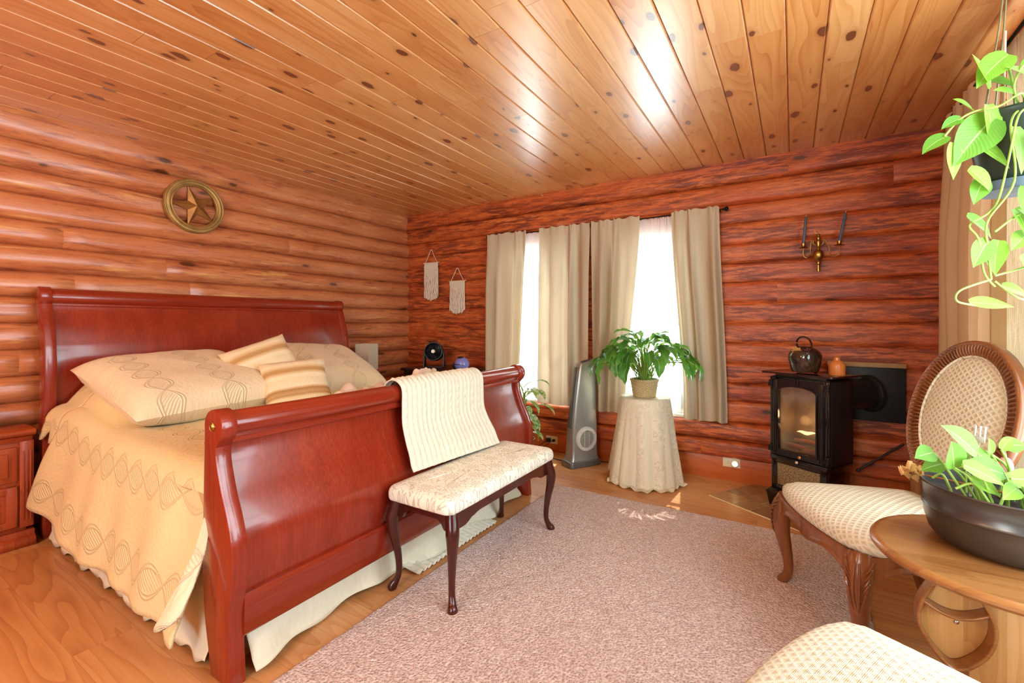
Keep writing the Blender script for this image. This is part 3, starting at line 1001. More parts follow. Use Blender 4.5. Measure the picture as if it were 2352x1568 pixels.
def nightstand(label, loc, group=None):
    t = thing('nightstand', label, 'nightstand', loc)
    # local: x to the front, y across; front at x=+.17
    b = MB()
    b.bx((-.03, -.27, .07), (.155, .27, .575), .004)
    for sy in (-1, 1):
        b.bx((.14, sy * .27 - .028, .10), (.172, sy * .27 + .028, .575), .006)
        for q_ in (-.014, 0, .014): b.bx((.17, sy * .27 + q_ - .003, .14), (.177, sy * .27 + q_ + .003, .52), .002)
    b.build('carcass', M_NS, t)
    tp_ = MB()
    tp_.prism([(-.03, .60), (.185, .60), (.200, .612), (.203, .622), (.200, .632), (.190, .640), (-.03, .640)], 'y', -.30, .30, .003)
    tp_.prism([(-.03, .572), (.172, .572), (.190, .60), (-.03, .60)], 'y', -.29, .29, .003)
    tp_.build('top', M_NS, t)
    bs_ = MB()
    bs_.prism([(-.03, 0), (.195, 0), (.205, .012), (.206, .035), (.196, .05), (.18, .058), (.176, .085), (-.03, .085)], 'y', -.30, .30, .004)
    bs_.build('plinth', M_NS, t)
    dr = MB(); dr.bx((.15, -.235, .355), (.168, .235, .545), .006); dr.bx((.16, -.20, .385), (.176, .20, .515), .006)
    d = dr.build('drawer', M_NS, t)
    kb = MB(); kb.lathe([(.022, 0), (.022, .003), (.012, .006), (.010, .014), (.016, .020), (.014, .026), (0, .028)], 18, Matrix.Translation((.176, 0, .45)) @ Matrix.Rotation(R(90), 4, 'Y'))
    kb.build('knob', M_BRASS, d)
    do = MB()
    do.bx((.15, -.235, .11), (.166, .235, .335), .006)
    for (a, b_, c_, e) in ((-.235, .235, .11, .15), (-.235, .235, .295, .335), (-.235, -.19, .11, .335), (.19, .235, .11, .335)):
        do.bx((.16, a, c_), (.174, b_, e), .004)
    do.bx((.16, -.165, .17), (.172, .165, .275), .012)
    do.build('door', M_NS, t)
    return t


ns = nightstand('reddish pine nightstand with carved door at left edge beside the quilt', (-3.752, .455, 0))
dup(ns, (-3.665, 3.175, 0), R(0), 'reddish pine nightstand behind bed holding the small white lamp')
mb = MB(); mb.bx((-.03, -.06, 0), (.03, .06, .10), .006)
t = thing('clock_radio', 'dark grey clock standing on left nightstand by the log wall', 'clock', (-3.70, .57, .6405))
mb.build('case', plain('dark_grey_plastic', '36383a', .4), t)
mb = MB(); mb.bx((.029, -.05, .02), (.0312, .05, .085), .0005); mb.build('screen', plain('dark_screen', '15171a', .12), t)

# lamp
lam = thing('bedside_lamp', 'small lamp with square cream shade in the corner behind the bed', 'lamp', (-3.575, 3.06, .6405), R(12))
mb = MB(); mb.box((0, 0, .010), (.10, .10, .02), .004); mb.build('base', plain('lamp_nickel', 'c9c5bc', .25, 1.), lam)
mb = MB(); mb.tube([(0, 0, .02), (0, 0, .16)], .008, 12); mb.sphere((0, 0, .06), .018, 16); mb.build('stem', plain('lamp_stem_nickel', 'cfcac0', .2, 1.), lam)
mb = MB()
for (a, b, c_, d) in ((-.077, .077, -.077, -.074), (-.077, .077, .074, .077), (-.077, -.074, -.077, .077), (.074, .077, -.077, .077)):
    mb.bx((a, c_, .118), (b, d, .372))
mb.build('lamp_shade', cloth_tr('lamp_shade_linen', 'ece2cc', .3, .05), lam)

dr = thing('corner_dresser', 'dark brown chest in the corner holding the black fan', 'dresser', (-3.03, 3.60, 0))
mb = MB(); mb.bx((-.335, -.225, .05), (.335, .225, .70), .004)
mb.build('carcass', M_DARK, dr)
mb = MB(); mb.prism([(-.375, .735), (.375, .735), (.375, .757), (.365, .763), (-.365, .763), (-.375, .757)], 'y', -.255, .235, .004)
mb.bx((-.352, -.238, .695), (.352, .23, .736), .01); mb.build('top', M_DARK, dr)
for i, z in enumerate((.10, .30, .50)):
    mb = MB(); mb.bx((-.30, -.238, z), (.30, -.222, z + .175), .005); d = mb.build('drawer', M_DARK, dr)
    for sx in (-.15, .15):
        mb = MB(); mb.sphere((sx, -.252, z + .088), .014, 14); mb.tube([(sx, -.238, z + .088), (sx, -.25, z + .088)], .006, 8); mb.build('knob', M_BRASS, d)
for sx in (-1, 1):
    for sy in (-1, 1):
        mb = MB(); mb.bx((sx * .31 - .03, sy * .2 - .03, 0), (sx * .31 + .03, sy * .2 + .03, .06), .004); mb.build('foot', M_DARK, dr)

# desk fan
M_BLK = plain('black_plastic', '17181a', .38)
fan = thing('desk_fan', 'round black desk fan tilted on the dark corner chest', 'fan', (-3.135, 3.555, .7635), R(26))
fan.scale = (1.1, 1.1, 1.1)
# local: faces -y
mb = MB(); mb.bx((-.085, -.055, 0), (.085, .055, .012), .005)
for sx in (-1, 1):
    mb.prism([(-.045, .008), (.045, .008), (.016, .15), (-.016, .15)], 'x', sx * .092 - .006, sx * .092 + .006, .003)
mb.build('stand', M_BLK, fan)
TF = Matrix.Translation((0, 0, .145)) @ Matrix.Rotation(R(-8), 4, 'X') @ Matrix.Rotation(R(90), 4, 'X')
mb = MB(); mb.lathe([(.060, -.055), (.084, -.045), (.0885, .0), (.0885, .036), (.084, .042), (.080, .042), (.080, -.03), (.055, -.048)], 40, TF); mb.build('housing', M_BLK, fan)
mb = MB()
for i in range(34):
    a = 2 * PI * i / 34
    pts = []
    for q_ in range(7):
        r = lerp(.022, .081, q_ / 6); aa_ = a + .75 * (q_ / 6) ** 1.2
        pts.append(TF @ Vector((r * math.cos(aa_), r * math.sin(aa_), .040 + .004 * math.sin(PI * q_ / 6))))
    mb.tube(pts, .0013, 5)
mb.lathe([(.026, .036), (.026, .046), (.022, .049), (0, .050)], 24, TF)
g_ = mb.build('grille', M_BLK, fan)
mb = MB(); mb.lathe([(.0165, .0495), (.0165, .0510), (0, .0512)], 24, TF); mb.build('badge', plain('badge_grey', '8d8f90', .3, .6), g_)
mb = MB()
for i in range(3):
    a = 2 * PI * i / 3
    def bl(u, v, a=a):
        r = lerp(.02, .074, u); w_ = (v - .5) * 1.5 * (1 - .2 * u)
        aa_ = a + w_ * .9 + .5 * u
        return TF @ Vector((r * math.cos(aa_), r * math.sin(aa_), .006 + .022 * (v - .5) + .0))
    mb.grid(bl, 10, 8)
mb.lathe([(.022, -.01), (.022, .02), (.016, .026), (0, .027)], 20, TF)
mb.build('blades', plain('fan_blade_black', '1c1d1f', .45), fan, solid=.0015)

# small lavender humidifier
hu = thing('lavender_humidifier', 'small lavender and black egg-shaped gadget beside the black fan', 'humidifier', (-2.735, 3.50, .7635), R(25))
mb = MB()
mb.lathe([(.0, .003), (.040, .003), (.062, .018), (.072, .048), (.066, .080), (.050, .105), (.026, .122), (0, .127)], 32, Matrix.Diagonal((1.05, .9, 1, 1)))
mb.build('body', plain('lavender_plastic', '7c7fc9', .25, coat=.3), hu)
mb = MB(); mb.lathe([(.030, .112), (.032, .122), (.024, .127), (.016, .128), (.014, .112)], 24, Matrix.Translation((-.012, -.006, .002))); mb.build('spout', M_BLK, hu)
mb = MB(); mb.sphere((-.062, .01, .036), .036, 18, (1, .9, .95)); mb.bx((-.060, -.065, .052), (.0, -.045, .060), .002); mb.build('side_cap', M_BLK, hu)
for q_ in (.014, .032):
    mb = MB(); mb.box((q_, -.0625 + abs(q_ - .02) * .15, .047), (.006, .006, .008), .001); mb.build('button', M_BLK, hu)
# ---------------------------------------------------------------- curtains
M_CURT = cloth_tr('beige_curtain_cotton', 'c5b296', .16, .08)
M_CURT2 = cloth_tr('tan_curtain_satin', 'cfb08c', .10, .03, rough=.6)
M_SHEER = cloth_tr('white_sheer_voile', 'f4f3ea', .6, .03, alpha=.5)
M_IRON = plain('black_iron_rod', '15130f', .4, .6)


def curtain(name, ax, plane, t0, t1, b0, b1, zt, zb, folds, mat, label, group, ph=0., amp=.036, pinch=0., nz=46, sgn=1, hem=0., cat='curtain'):
    mb = MB(); nu = int(abs(t1 - t0) * 150) + folds * 6
    def fn(a, b):
        z = lerp(zt, zb, b)
        aw = a + .035 * math.sin(a * 2 * PI * 1.7 + ph) * a * (1 - a) * 4
        c = lerp(lerp(t0, t1, aw), lerp(b0, b1, aw), sstep(.0, 1., b))
        drift = noise.noise(Vector((b * 1.4, ph, 3))) * .5 * b
        ang = 2 * PI * folds * (a + .02 * drift) + ph + .9 * math.sin(a * 7 + ph)
        f = math.sin(ang)
        f = math.copysign(abs(f) ** .75, f)
        am = amp * lerp(.28, 1.2, sstep(0, .35, b)) * (.75 + .5 * noise.noise(Vector((a * folds * .7, b * .6, ph + 9))) + .25)
        d = f * am + noise.noise(Vector((a * 5, b * 4, ph))) * .006
        if b < .035: d += .004 * math.sin(ang * 3)
        z2 = z + (hem * a if b > .5 else 0) * sstep(.5, 1, b) + (.007 * math.sin(a * 19 + ph) if b > .97 else 0)
        if b < .01: z2 += .006 * math.sin(ang * 2 + 1)
        return Vector((c, plane - d * sgn, z2)) if ax == 'x' else Vector((plane - d * sgn, c, z2))
    mb.grid(fn, nu, nz)
    o = mb.build(name, mat, sharp=0)
    return tag(o, label, cat, group)


G = 'beige curtain panels on the window rod'
curtain('curtain', 'x', 3.755, -2.605, -2.16, -2.62, -2.22, 2.098, .47, 3, M_CURT, 'leftmost beige curtain panel, beside the macrame hangings', G, ph=.4)
curtain('curtain', 'x', 3.755, -2.02, -1.515, -2.03, -1.52, 2.100, .472, 3, M_CURT, 'second beige curtain panel from the left, behind the silver tower fan', G, ph=2.1)
curtain('curtain', 'x', 3.755, -1.508, -1.08, -1.49, -1.20, 2.103, .455, 3, M_CURT, 'third beige curtain panel from the left, behind left half of the leafy plant', G, ph=3.7)
curtain('curtain', 'x', 3.755, -.83, -.478, -.74, -.425, 2.105, .465, 3, M_CURT, 'rightmost beige curtain panel, beside the wall with the candle sconce', G, ph=5.2)
GS = 'sheer curtains over the windows'
curtain('sheer_curtain', 'x', 3.80, -2.40, -1.80, -2.40, -1.80, 2.08, .50, 7, M_SHEER, 'white sheer in the left window, lit from behind', GS, ph=1., amp=.010)
curtain('sheer_curtain', 'x', 3.80, -1.26, -.74, -1.26, -.74, 2.08, .50, 6, M_SHEER, 'white sheer in the right window behind the leafy plant', GS, ph=2., amp=.010)
rod = thing('curtain_rod', 'thin black curtain rod along the top of the two bright windows', 'curtain rod', (-1.54, 3.792, 2.085))
mb = MB(); mb.tube([(-1.08, 0, 0), (1.10, 0, 0)], .006, 10); mb.build('rod', M_IRON, rod)
for sx in (-1.09, 1.11):
    mb = MB(); mb.sphere((sx, 0, 0), .018, 16, (.8, 1, 1)); mb.lathe([(.010, -.014), (.012, 0), (.010, .014)], 14, Matrix.Translation((sx - .014 * (1 if sx > 0 else -1), 0, 0)) @ Matrix.Rotation(R(90), 4, 'Y')); mb.build('finial', M_IRON, rod)
for sx in (-1.06, .0, 1.06):
    mb = MB(); mb.tube([(sx, 0, -.006), (sx, .04, -.006), (sx, .068, -.006)], .005, 8); mb.build('bracket', M_IRON, rod)

curtain('curtain', 'y', .725, 3.41, 2.575, 3.42, 2.62, 2.36, .10, 5, M_CURT2, 'long tan satin curtain on right wall behind the oval-back chair', None, ph=.9, amp=.034, sgn=1)
k = NT('linen_slub'); c = k.coord()
n1 = k.noise(k.map(c, sc=(40, 260, 9)), 1., 4., .6); n2 = k.noise(k.map(c, sc=(40, 60, 500)), 1., 2.)
cc = k.ramp(k.math('ADD', k.math('MULTIPLY', n1, .8), k.math('MULTIPLY', n2, .2)), [(.34, 'b59a72'), (.52, 'd3bd99'), (.68, 'e4d4b8')])
d_ = k.bsdf(cc, .9, 0, k.bump(n1, .3, .002), spec=.1); t_ = k.n('ShaderNodeBsdfTranslucent'); k.s(t_.inputs[0], cc)
M_LINEN = k.done(k.mixsh(.10, d_, t_.outputs[0]))
curtain('linen_panel', 'y', .755, 2.68, 2.24, 2.68, 2.24, 2.36, .12, 2, M_LINEN, 'pale slubbed linen panel at right edge behind hanging plant', None, ph=.3, amp=.008, cat='curtain')
rod = thing('curtain_rod', 'black curtain rod near the ceiling on right wall behind hanging plant', 'curtain rod', (.735, 2.6, 2.345))
mb = MB(); mb.tube([(0, -1.0, 0), (0, .86, 0)], .008, 10); mb.build('rod', M_IRON, rod)
for sy in (-.95, .83):
    mb = MB(); mb.tube([(0, sy, -.008), (.03, sy, -.008), (.062, sy, -.008)], .006, 8); mb.build('bracket', M_IRON, rod)
mb = MB(); mb.sphere((0, .872, 0), .018, 16); mb.build('finial', M_IRON, rod)

# ---------------------------------------------------------------- rug, hearth
k = NT('mauve_rug_pile'); c = k.coord()
n1 = k.noise(c, 85., 3., .7); n2 = k.voro(c, 105., 'F1').outputs['Distance']; n3 = k.noise(c, 2.2, 3.)
n4 = k.noise(c, 34., 3.)
f = k.math('ADD', k.math('MULTIPLY', n1, .55), k.math('ADD', k.math('MULTIPLY', n2, .35), k.math('MULTIPLY', n4, .2)))
cc = k.ramp(f, [(.34, 'a07d76'), (.50, 'd4b2a8'), (.68, 'f2dcd3')])
cc = k.mix(k.math('MULTIPLY', n3, .22), cc, 'd0ab9d')
h = k.math('ADD', n1, k.math('MULTIPLY', n2, -.8))
M_RUG = k.done(k.bsdf(cc, 1., 0, k.bump(h, 1., .012), spec=.05, sheen=.25))
mb = MB()
rx0, rx1, ry0, ry1 = -1.497, .27, -1.0, 3.07
def rug(a, b):
    x = lerp(rx0, rx1, a); y = lerp(ry0, ry1, b)
    e = min(min(a, 1 - a) * (rx1 - rx0), min(b, 1 - b) * (ry1 - ry0))
    return Vector((x + .004 * noise.noise(Vector((x * 9, y * 30, 0))) * (e < .01), y + .005 * noise.noise(Vector((x * 30, y * 9, 4))) * (e < .01), .003 + .007 * sstep(-.001, .012, e) + .002 * noise.noise(Vector((x * 40, y * 40, 0)))))
mb.grid(rug, 220, 420)
o = mb.build('area_rug', M_RUG, solid=.004, off=-1)
tag(o, 'large mauve pile rug on the wood floor in front of the bed', 'rug')

k = NT('slate_tile'); c = k.coord(); rn = k.attr()
n1 = k.noise(c, 9., 4., .6); n2 = k.noise(c, 60., 3.)
cc = k.ramp(k.math('ADD', k.math('MULTIPLY', n1, .5), k.math('MULTIPLY', rn, .5)), [(.2, '7a5636'), (.45, 'a57c4e'), (.6, '9a5a34'), (.85, 'b99562')])
M_TILE = k.done(k.bsdf(cc, .35, 0, k.bump(n2, .15, .003)))
M_GROUT = plain('tile_grout', 'e2d2a8', .8)
he = thing('hearth_tiles', 'tan and brown slate tiles laid on the floor under the black stove', 'hearth', (.06, 3.47, 0), R(-31))
mb = MB()
MH = Matrix.Translation(he.location) @ Matrix.Rotation(R(-31), 4, 'Z')
MHi = MH.inverted()
mg = MB()
def clampbox(m_, x0, x1, y0, y1, z0, z1):
    vs = [(x0, y0), (x1, y0), (x1, y1), (x0, y1)]
    w = []
    for p in vs:
        q_ = MH @ Vector((*p, 0)); q_.y = min(q_.y, 3.866); q_.x = min(q_.x, .79); w.append(MHi @ q_)
    if (w[2] - w[0]).length < .03 or abs((w[1] - w[0]).cross(w[2] - w[0]).z) < .0008: return
    m_.loft([[(p.x, p.y, z0) for p in w], [(p.x, p.y, z1) for p in w]])
X0, X1, Y0, Y1 = -.485, .46, -.295, .62
clampbox(mg, X0, X1, Y0, Y1, 0, .004)
row = 0; y = Y0 + .006
sizes = [.17, .085]
while y < Y1 - .02:
    hh = sizes[row % 2]; x = X0 + .006 - (0 if row % 2 == 0 else 0); i = row
    while x < X1 - .012:
        ww = [.19, .115, .155][i % 3]; x1 = min(x + ww, X1 - .006); i += 1
        mb.rv = rng.random(); clampbox(mb, x, x1 - .006, y, min(y + hh, Y1) - .006, 0, .0065)
        x += ww
    y += hh; row += 1
mg.build('grout', M_GROUT, he, 30); mb.build('tiles', M_TILE, he, 30)

# ---------------------------------------------------------------- wall decorations
M_RUST = plain('antique_gold_metal', 'a9874f', .5, .55, var=.25, bump=.3, bsc=90.)
st = thing('wall_star', 'round antique-gold star ornament on the log wall above the bed', 'wall ornament', (-3.788, 1.635, 2.083))
MS = Matrix(((0, 0, 1, 0), (1, 0, 0, 0), (0, 1, 0, 0), (0, 0, 0, 1)))
mb = MB()
pr = [(.147, .0), (.147, .018), (.152, .024), (.158, .020), (.163, .026), (.172, .030), (.178, .024), (.186, .022), (.192, .026), (.197, .020), (.200, .0)]
mb.lathe(pr + [pr[0]], 64, MS, capb=False, capt=False); mb.build('ring', M_RUST, st, 25)
mb = MB(); n = 10
for sgn, z0 in ((1, .012),):
    ctr = mb.v(MS @ Vector((0, 0, .046))); bc = mb.v(MS @ Vector((0, 0, .004)))
    rim = []; rim2 = []
    for i in range(n):
        a = R(180 + 36 * i); r = .153 if i % 2 == 0 else .058
        p = Vector((r * math.cos(a), r * math.sin(a), .010)); rim.append(mb.v(MS @ p)); p.z = .004; rim2.append(mb.v(MS @ p))
    for i in range(n):
        j = (i + 1) % n
        mb.f([ctr, rim[i], rim[j]]); mb.f([rim[i], rim2[i], rim2[j], rim[j]]); mb.f([bc, rim2[j], rim2[i]])
mb.build('star', plain('rust_gold_metal', '9a6a35', .45, .5, var=.25), st, 5)

M_COT = plain('cotton_cord', 'e9dcc8', .95, bump=.5, bsc=500., spec=.1)
M_DOW = plain('dowel_wood', 'dcae7c', .5)
def macrame(label, cx, zd, w, top, bot, kz):
    t = thing('macrame_hanging', label, 'wall hanging', (cx, 3.842, zd), 0, 'macrame hangings')
    mb = MB(); mb.tube([(-w / 2, -.006, 0), (w / 2, -.006, 0)], .0055, 10); mb.build('dowel', M_DOW, t)
    mb = MB(); ww = w * .36
    mb.tube(smooth_path([(-ww, -.008, .004), (-ww * .5, -.008, top * .5), (0, -.006, top), (ww * .5, -.008, top * .5), (ww, -.008, .004)], 5), .0028, 7)
    mb.build('hanging_cord', M_COT, t)
    mb = MB(); n = 26; hw = w * .43
    for i in range(n):
        x = lerp(-hw, hw, (i + .5) / n); u = abs(x) / hw
        z1 = kz * (1 - .62 * u)
        zb = bot * (1 - .10 * u * u) + rng.uniform(-.008, .012)
        pts = [(x, -.008, z1 + .01)]
        for q_ in range(1, 7):
            pts.append((x * (1 + .06 * q_ / 6) + rng.uniform(-.0025, .0025), -.008 + rng.uniform(-.003, .003), lerp(z1, zb, q_ / 6)))
        mb.tube(pts, .0030, 6)
    mb.build('fringe', M_COT, t)
    mb = MB()
    for i in range(n):
        x = lerp(-hw, hw, (i + .5) / n); u = abs(x) / hw
        mb.tube([(x * .98, -.007, -.002), (x * .98, -.009, kz * (1 - .62 * u) * .6), (x, -.007, kz * (1 - .62 * u))], .0030, 6)
    for lv in (1, .72, .46):
        for s in (-1, 1):
            mb.tube(smooth_path([(s * hw * 1.0, -.012, kz * .36 * lv - .0 * lv), (s * hw * .5, -.014, kz * .70 * lv), (0, -.013, kz * lv)], 5), .0048, 7)
    mb.tube([(-hw, -.012, -.006), (hw, -.012, -.006)], .006, 7)
    mb.build('knotwork', M_COT, t)
macrame('larger macrame hanging higher on the wall, nearest the corner', -3.428, 1.888, .235, .145, -.42, -.195)
macrame('smaller macrame hanging lower on the wall, nearest the curtain', -3.059, 1.668, .236, .140, -.35, -.105)

sc = thing('candle_sconce', 'brass two-arm wall sconce mounted on logs above the stove', 'wall sconce', (.148, 3.80, 1.69))
M_BR2 = plain('dull_brass', 'a88442', .32, 1., var=.2)
mb = MB()
mb.lathe([(0, -.115), (.010, -.114), (.011, -.098), (.009, -.070), (.013, -.066), (.016, -.056), (.013, -.048), (.010, -.04), (.028, -.024), (.034, 0), (.028, .024), (.012, .036), (.010, .046), (.015, .055), (.012, .064), (.016, .080), (.016, .096), (.011, .104), (.015, .114), (.012, .124), (.009, .130), (.012, .138), (.006, .146), (0, .148)], 26)
mb.build('stem', M_BR2, sc)
mb = MB(); mb.tube([(.019 * math.cos(R(a)), 0, .165 + .019 * math.sin(R(a))) for a in range(0, 360, 15)], .0022, 7, closed=True); mb.build('ring', M_BR2, sc)
mb = MB(); mb.box((0, .024, .06), (.03, .05, .03), .003); mb.build('wall_mount', M_BR2, sc)
for sx, ax_, ay_ in ((-1, -.088, -.03), (1, .116, -.03)):
    s = sx
    pth = smooth_path([(0, 0, .088), (s * .018, -.004, .070), (s * .030, -.006, .085), (s * .028, -.006, .105), (s * .040, -.008, .092), (ax_ * .52, -.012, .045), (ax_ * .56, ay_ * .6, .0), (ax_ * .78, ay_ * .85, -.018), (ax_, ay_, .0), (ax_, ay_, .05)], 6)
    mb = MB(); mb.tube(pth, .0036, 8)
    a_o = mb.build('arm', M_BR2, sc)
    mb = MB(); mb.lathe([(0, .048), (.026, .050), (.030, .054), (.004, .052), (.008, .056), (.014, .060), (.012, .068), (.014, .078), (.014, .082), (.011, .082), (.010, .062)], 20, Matrix.Translation((ax_, ay_, 0))); mb.build('candle_cup', M_BR2, a_o)
M_CAND = plain('slate_blue_wax', '4c5868', .4)
for sx, lab, tilt in ((-.088, 'left blue taper candle in brass wall sconce', .015), (.116, 'right blue taper candle leaning in brass wall sconce', .034)):
    c_ = thing('taper_candle', lab, 'candle', (.148 + sx, 3.77, 1.764), 0, 'candles in the sconce')
    mb = MB(); mb.tube([(0, 0, 0), (tilt * .5, 0, .09), (tilt, 0, .185), (tilt * 1.05, 0, .195)], [.0098, .0092, .0082, .003], 14); mb.build('wax', M_CAND, c_)
    mb = MB(); mb.tube([(tilt * 1.05, 0, .193), (tilt * 1.1, 0, .204)], .0016, 6); mb.build('wick', plain('pale_wick', 'c9b493', .9), c_)

# ---------------------------------------------------------------- outlets and cords
M_IVORY = plain('ivory_plastic', 'e6d9b8', .35)
M_BLACKC = plain('black_cord_rubber', '141414', .5)
def outlet(label, x, z):
    t = thing('wall_outlet', label, 'outlet', (x, 3.872, z))
    mb = MB(); mb.box((0, -.003, 0), (.122, .006, .074), .003); mb.build('cover_plate', M_IVORY, t)
    for s in (-1, 1):
        mb = MB(); mb.box((s * .026, -.0065, 0), (.036, .003, .030), .001); r_ = mb.build('receptacle', M_IVORY, t)
        for q_ in (-.007, .007):
            mb = MB(); mb.box((s * .026 + .002, -.0082, q_), (.008, .0006, .0025)); mb.build('slot', M_BLACKC, r_)
    return t
outlet('ivory wall outlet with black plugs, left of the silver tower fan', -1.945, .112)
outlet('ivory wall outlet holding the round glowing night light', -.405, .145)
for dx, s, lab in ((-.026, 1.15, 'square black adapter in the outlet left of the tower fan'), (.026, .7, 'small black plug in the outlet, nearer the tower fan')):
    t = thing('power_plug', lab, 'plug', (-1.945 + dx, 3.862, .112))
    mb = MB(); mb.box((0, -.018 * s, 0), (.034 * s, .036 * s, .032 * s), .004); mb.build('body', M_BLK, t)
    mb = MB(); mb.tube(smooth_path([(0, -.034 * s, 0), (-.02, -.06, -.012), (-.07, -.05, -.05), (-.15, -.03, -.10 + .0)], 6), .0028, 7); mb.build('cord', M_BLACKC, t)
nl = thing('night_light', 'round glowing night light plugged into right wall outlet', 'night light', (-.379, 3.862, .143))
mb = MB(); mb.lathe([(.0, .0), (.022, .0), (.026, .006), (.026, .014), (.022, .018), (.0185, .018)], 26, Matrix.Rotation(R(90), 4, 'X')); mb.build('body', plain('clear_white_plastic', 'efe9d6', .2), nl)
k = NT('night_light_glow'); M_GLOW = k.done(k.bsdf('fff3c8', .4, emis='ffe9a0', emis_s=6.))
mb = MB(); mb.sphere((0, -.016, 0), .018, 18, (1, .6, 1)); mb.build('bulb', M_GLOW, nl)
# ---------------------------------------------------------------- tower fan
M_SILV = plain('silver_plastic', 'a8aba8', .28, .55, coat=.2)
M_SILVD = plain('dark_silver_plastic', '6f6f6c', .35, .4)
M_PALE = plain('pale_grille_plastic', 'd6d4cb', .35, .1)
tf = thing('tower_fan', 'tall silver tower fan with a round side grille by the curtains', 'fan', (-1.556, 3.648, 0), R(-32))
def rr(w, d, yo, z, r=.022, zs=0., n=5):
    out = []
    r = min(r, w / 2 - .001, d / 2 - .001)
    for cx, cy, a0 in ((1, 1, 0), (-1, 1, 90), (-1, -1, 180), (1, -1, 270)):
        for i in range(n + 1):
            a = R(a0 + 90 * i / n)
            x = cx * (w / 2 - r) + r * math.cos(a); y = cy * (d / 2 - r) + r * math.sin(a)
            out.append(Vector((x, y + yo, z + zs * (y / d))))
    return out
mb = MB()
mb.loft([rr(.165, .315, 0, 0, .03), rr(.170, .320, 0, .004, .03), rr(.166, .316, 0, .040, .03), rr(.160, .308, 0, .048, .03), rr(.125, .28, 0, .052, .02)])
mb.build('base', M_SILVD, tf, 35)
mb = MB()
secs = [(.140, .285, .0, .052), (.128, .265, .004, .075), (.118, .255, .006, .14), (.114, .252, .008, .24), (.112, .246, .010, .34), (.110, .234, .014, .42), (.107, .216, .020, .55), (.103, .196, .028, .68), (.099, .176, .036, .80), (.096, .164, .042, .865)]
rings = [rr(w_, d_, yo, z, .02, .03 * sstep(.6, .865, z)) for w_, d_, yo, z in secs]
rings += [rr(.086, .152, .042, .884, .02, .035), rr(.05, .11, .042, .889, .02, .035)]
mb.loft(rings); mb.build('housing', M_SILV, tf, 35)
mb = MB()
def strip(a, b):
    z = lerp(.33, .84, b)
    yo = interp([(s[3], s[2] - s[1] / 2) for s in secs], z)
    return Vector((lerp(-.036, .036, a) * (1 - .15 * b), yo - .006 + .006 * (2 * a - 1) ** 2, z))
mb.grid(strip, 8, 40); fs_ = mb.build('air_outlet', M_SILVD, tf, solid=.006, off=0)
mb = MB()
for i in range(30):
    z = lerp(.36, .82, i / 29); p0 = strip(.12, (z - .33) / .51); p1 = strip(.88, (z - .33) / .51)
    mb.tube([p0 + Vector((0, -.003, 0)), p1 + Vector((0, -.003, 0))], .0022, 6)
mb.build('louvres', M_BLK, fs_)
mb = MB()
gy = .012; MG = Matrix.Translation((.0565, gy, .232)) @ Matrix.Rotation(R(90), 4, 'Y')
mb.lathe([(.104, -.004), (.104, .010), (.098, .018), (.074, .020), (.072, .014), (.072, .002)], 44, MG); mb.build('side_grille_ring', M_PALE, tf, 40)
mb = MB(); mb.lathe([(.071, .001), (.071, .004), (0, .004)], 40, MG); mb.build('grille_backing', M_BLK, tf)
mb = MB()
for i in range(21):
    z = -.066 + .132 * i / 20; hw = math.sqrt(max(0, .070 ** 2 - z * z))
    mb.tube([(.0715, gy - hw, .232 + z), (.0715, gy + hw, .232 + z)], .0016, 5)
for q_ in (-.022, .022): mb.tube([(.0715, gy + q_, .232 - .066), (.0715, gy + q_, .232 + .066)], .002, 5)
mb.build('grille_bars', M_PALE, tf)
for a in (45, 135, 225, 315):
    mb = MB(); mb.sphere((.0735, gy + .085 * math.cos(R(a)), .232 + .085 * math.sin(R(a))), .0035, 8); mb.build('screw', M_BLK, tf)
mb = MB(); mb.box((0, .050, .894), (.05, .085, .006), .002, rot=(R(14), 0, 0)); mb.build('control_panel', plain('violet_panel', '4a4668', .15), tf)
mb = MB(); mb.sphere((0, -.1, .285), .026, 18, (.9, .3, 1.7)); kb_ = mb.build('logo_oval', M_PALE, tf)
mb = MB(); mb.sphere((0, -.108, .285), .012, 14, (.9, .3, 1.7)); mb.build('dial', M_BLK, kb_)

def cord(label, pts, r=.0035):
    mb = MB(); mb.tube(smooth_path(pts, 8), r, 8); mb.build('power_cord', M_BLACKC, tf, M=inv(tf))
cord('black power cord on floor between the bench and tower fan', [(-1.66, 3.70, .008), (-1.72, 3.66, .0045), (-1.80, 3.66, .0045), (-1.90, 3.70, .0045), (-2.02, 3.74, .0045)])
cord('black power cord on floor between tower fan and the lace-covered table', [(-1.50, 3.80, .0045), (-1.43, 3.80, .0045), (-1.34, 3.83, .0045), (-1.22, 3.84, .0045)])


# ---------------------------------------------------------------- lace-covered table
TC = (-.985, 3.565)
tb = thing('round_table', 'small round table hidden under the cream lace cloth', 'table', (*TC, 0))
M_PINE = plain('plain_pine', 'b98a56', .5, var=.2)
mb = MB(); mb.lathe([(0, .618), (.172, .618), (.176, .624), (.176, .634), (.172, .640), (0, .640)], 40); mb.build('tabletop', M_PINE, tb)
mb = MB(); mb.lathe([(.03, .12), (.035, .3), (.022, .5), (.05, .618)], 20); mb.build('pedestal', M_PINE, tb)
for a in (0, 120, 240):
    mb = MB(); mb.tube(smooth_path([(.02 * math.cos(R(a)), .02 * math.sin(R(a)), .16), (.09 * math.cos(R(a)), .09 * math.sin(R(a)), .10), (.15 * math.cos(R(a)), .15 * math.sin(R(a)), .012)], 5), .016, 10); mb.build('leg', M_PINE, tb)

k = NT('cream_lace'); uv = k.n('ShaderNodeUVMap').outputs[0]; U, V, _ = k.sep(uv)
c = k.comb(U, V)
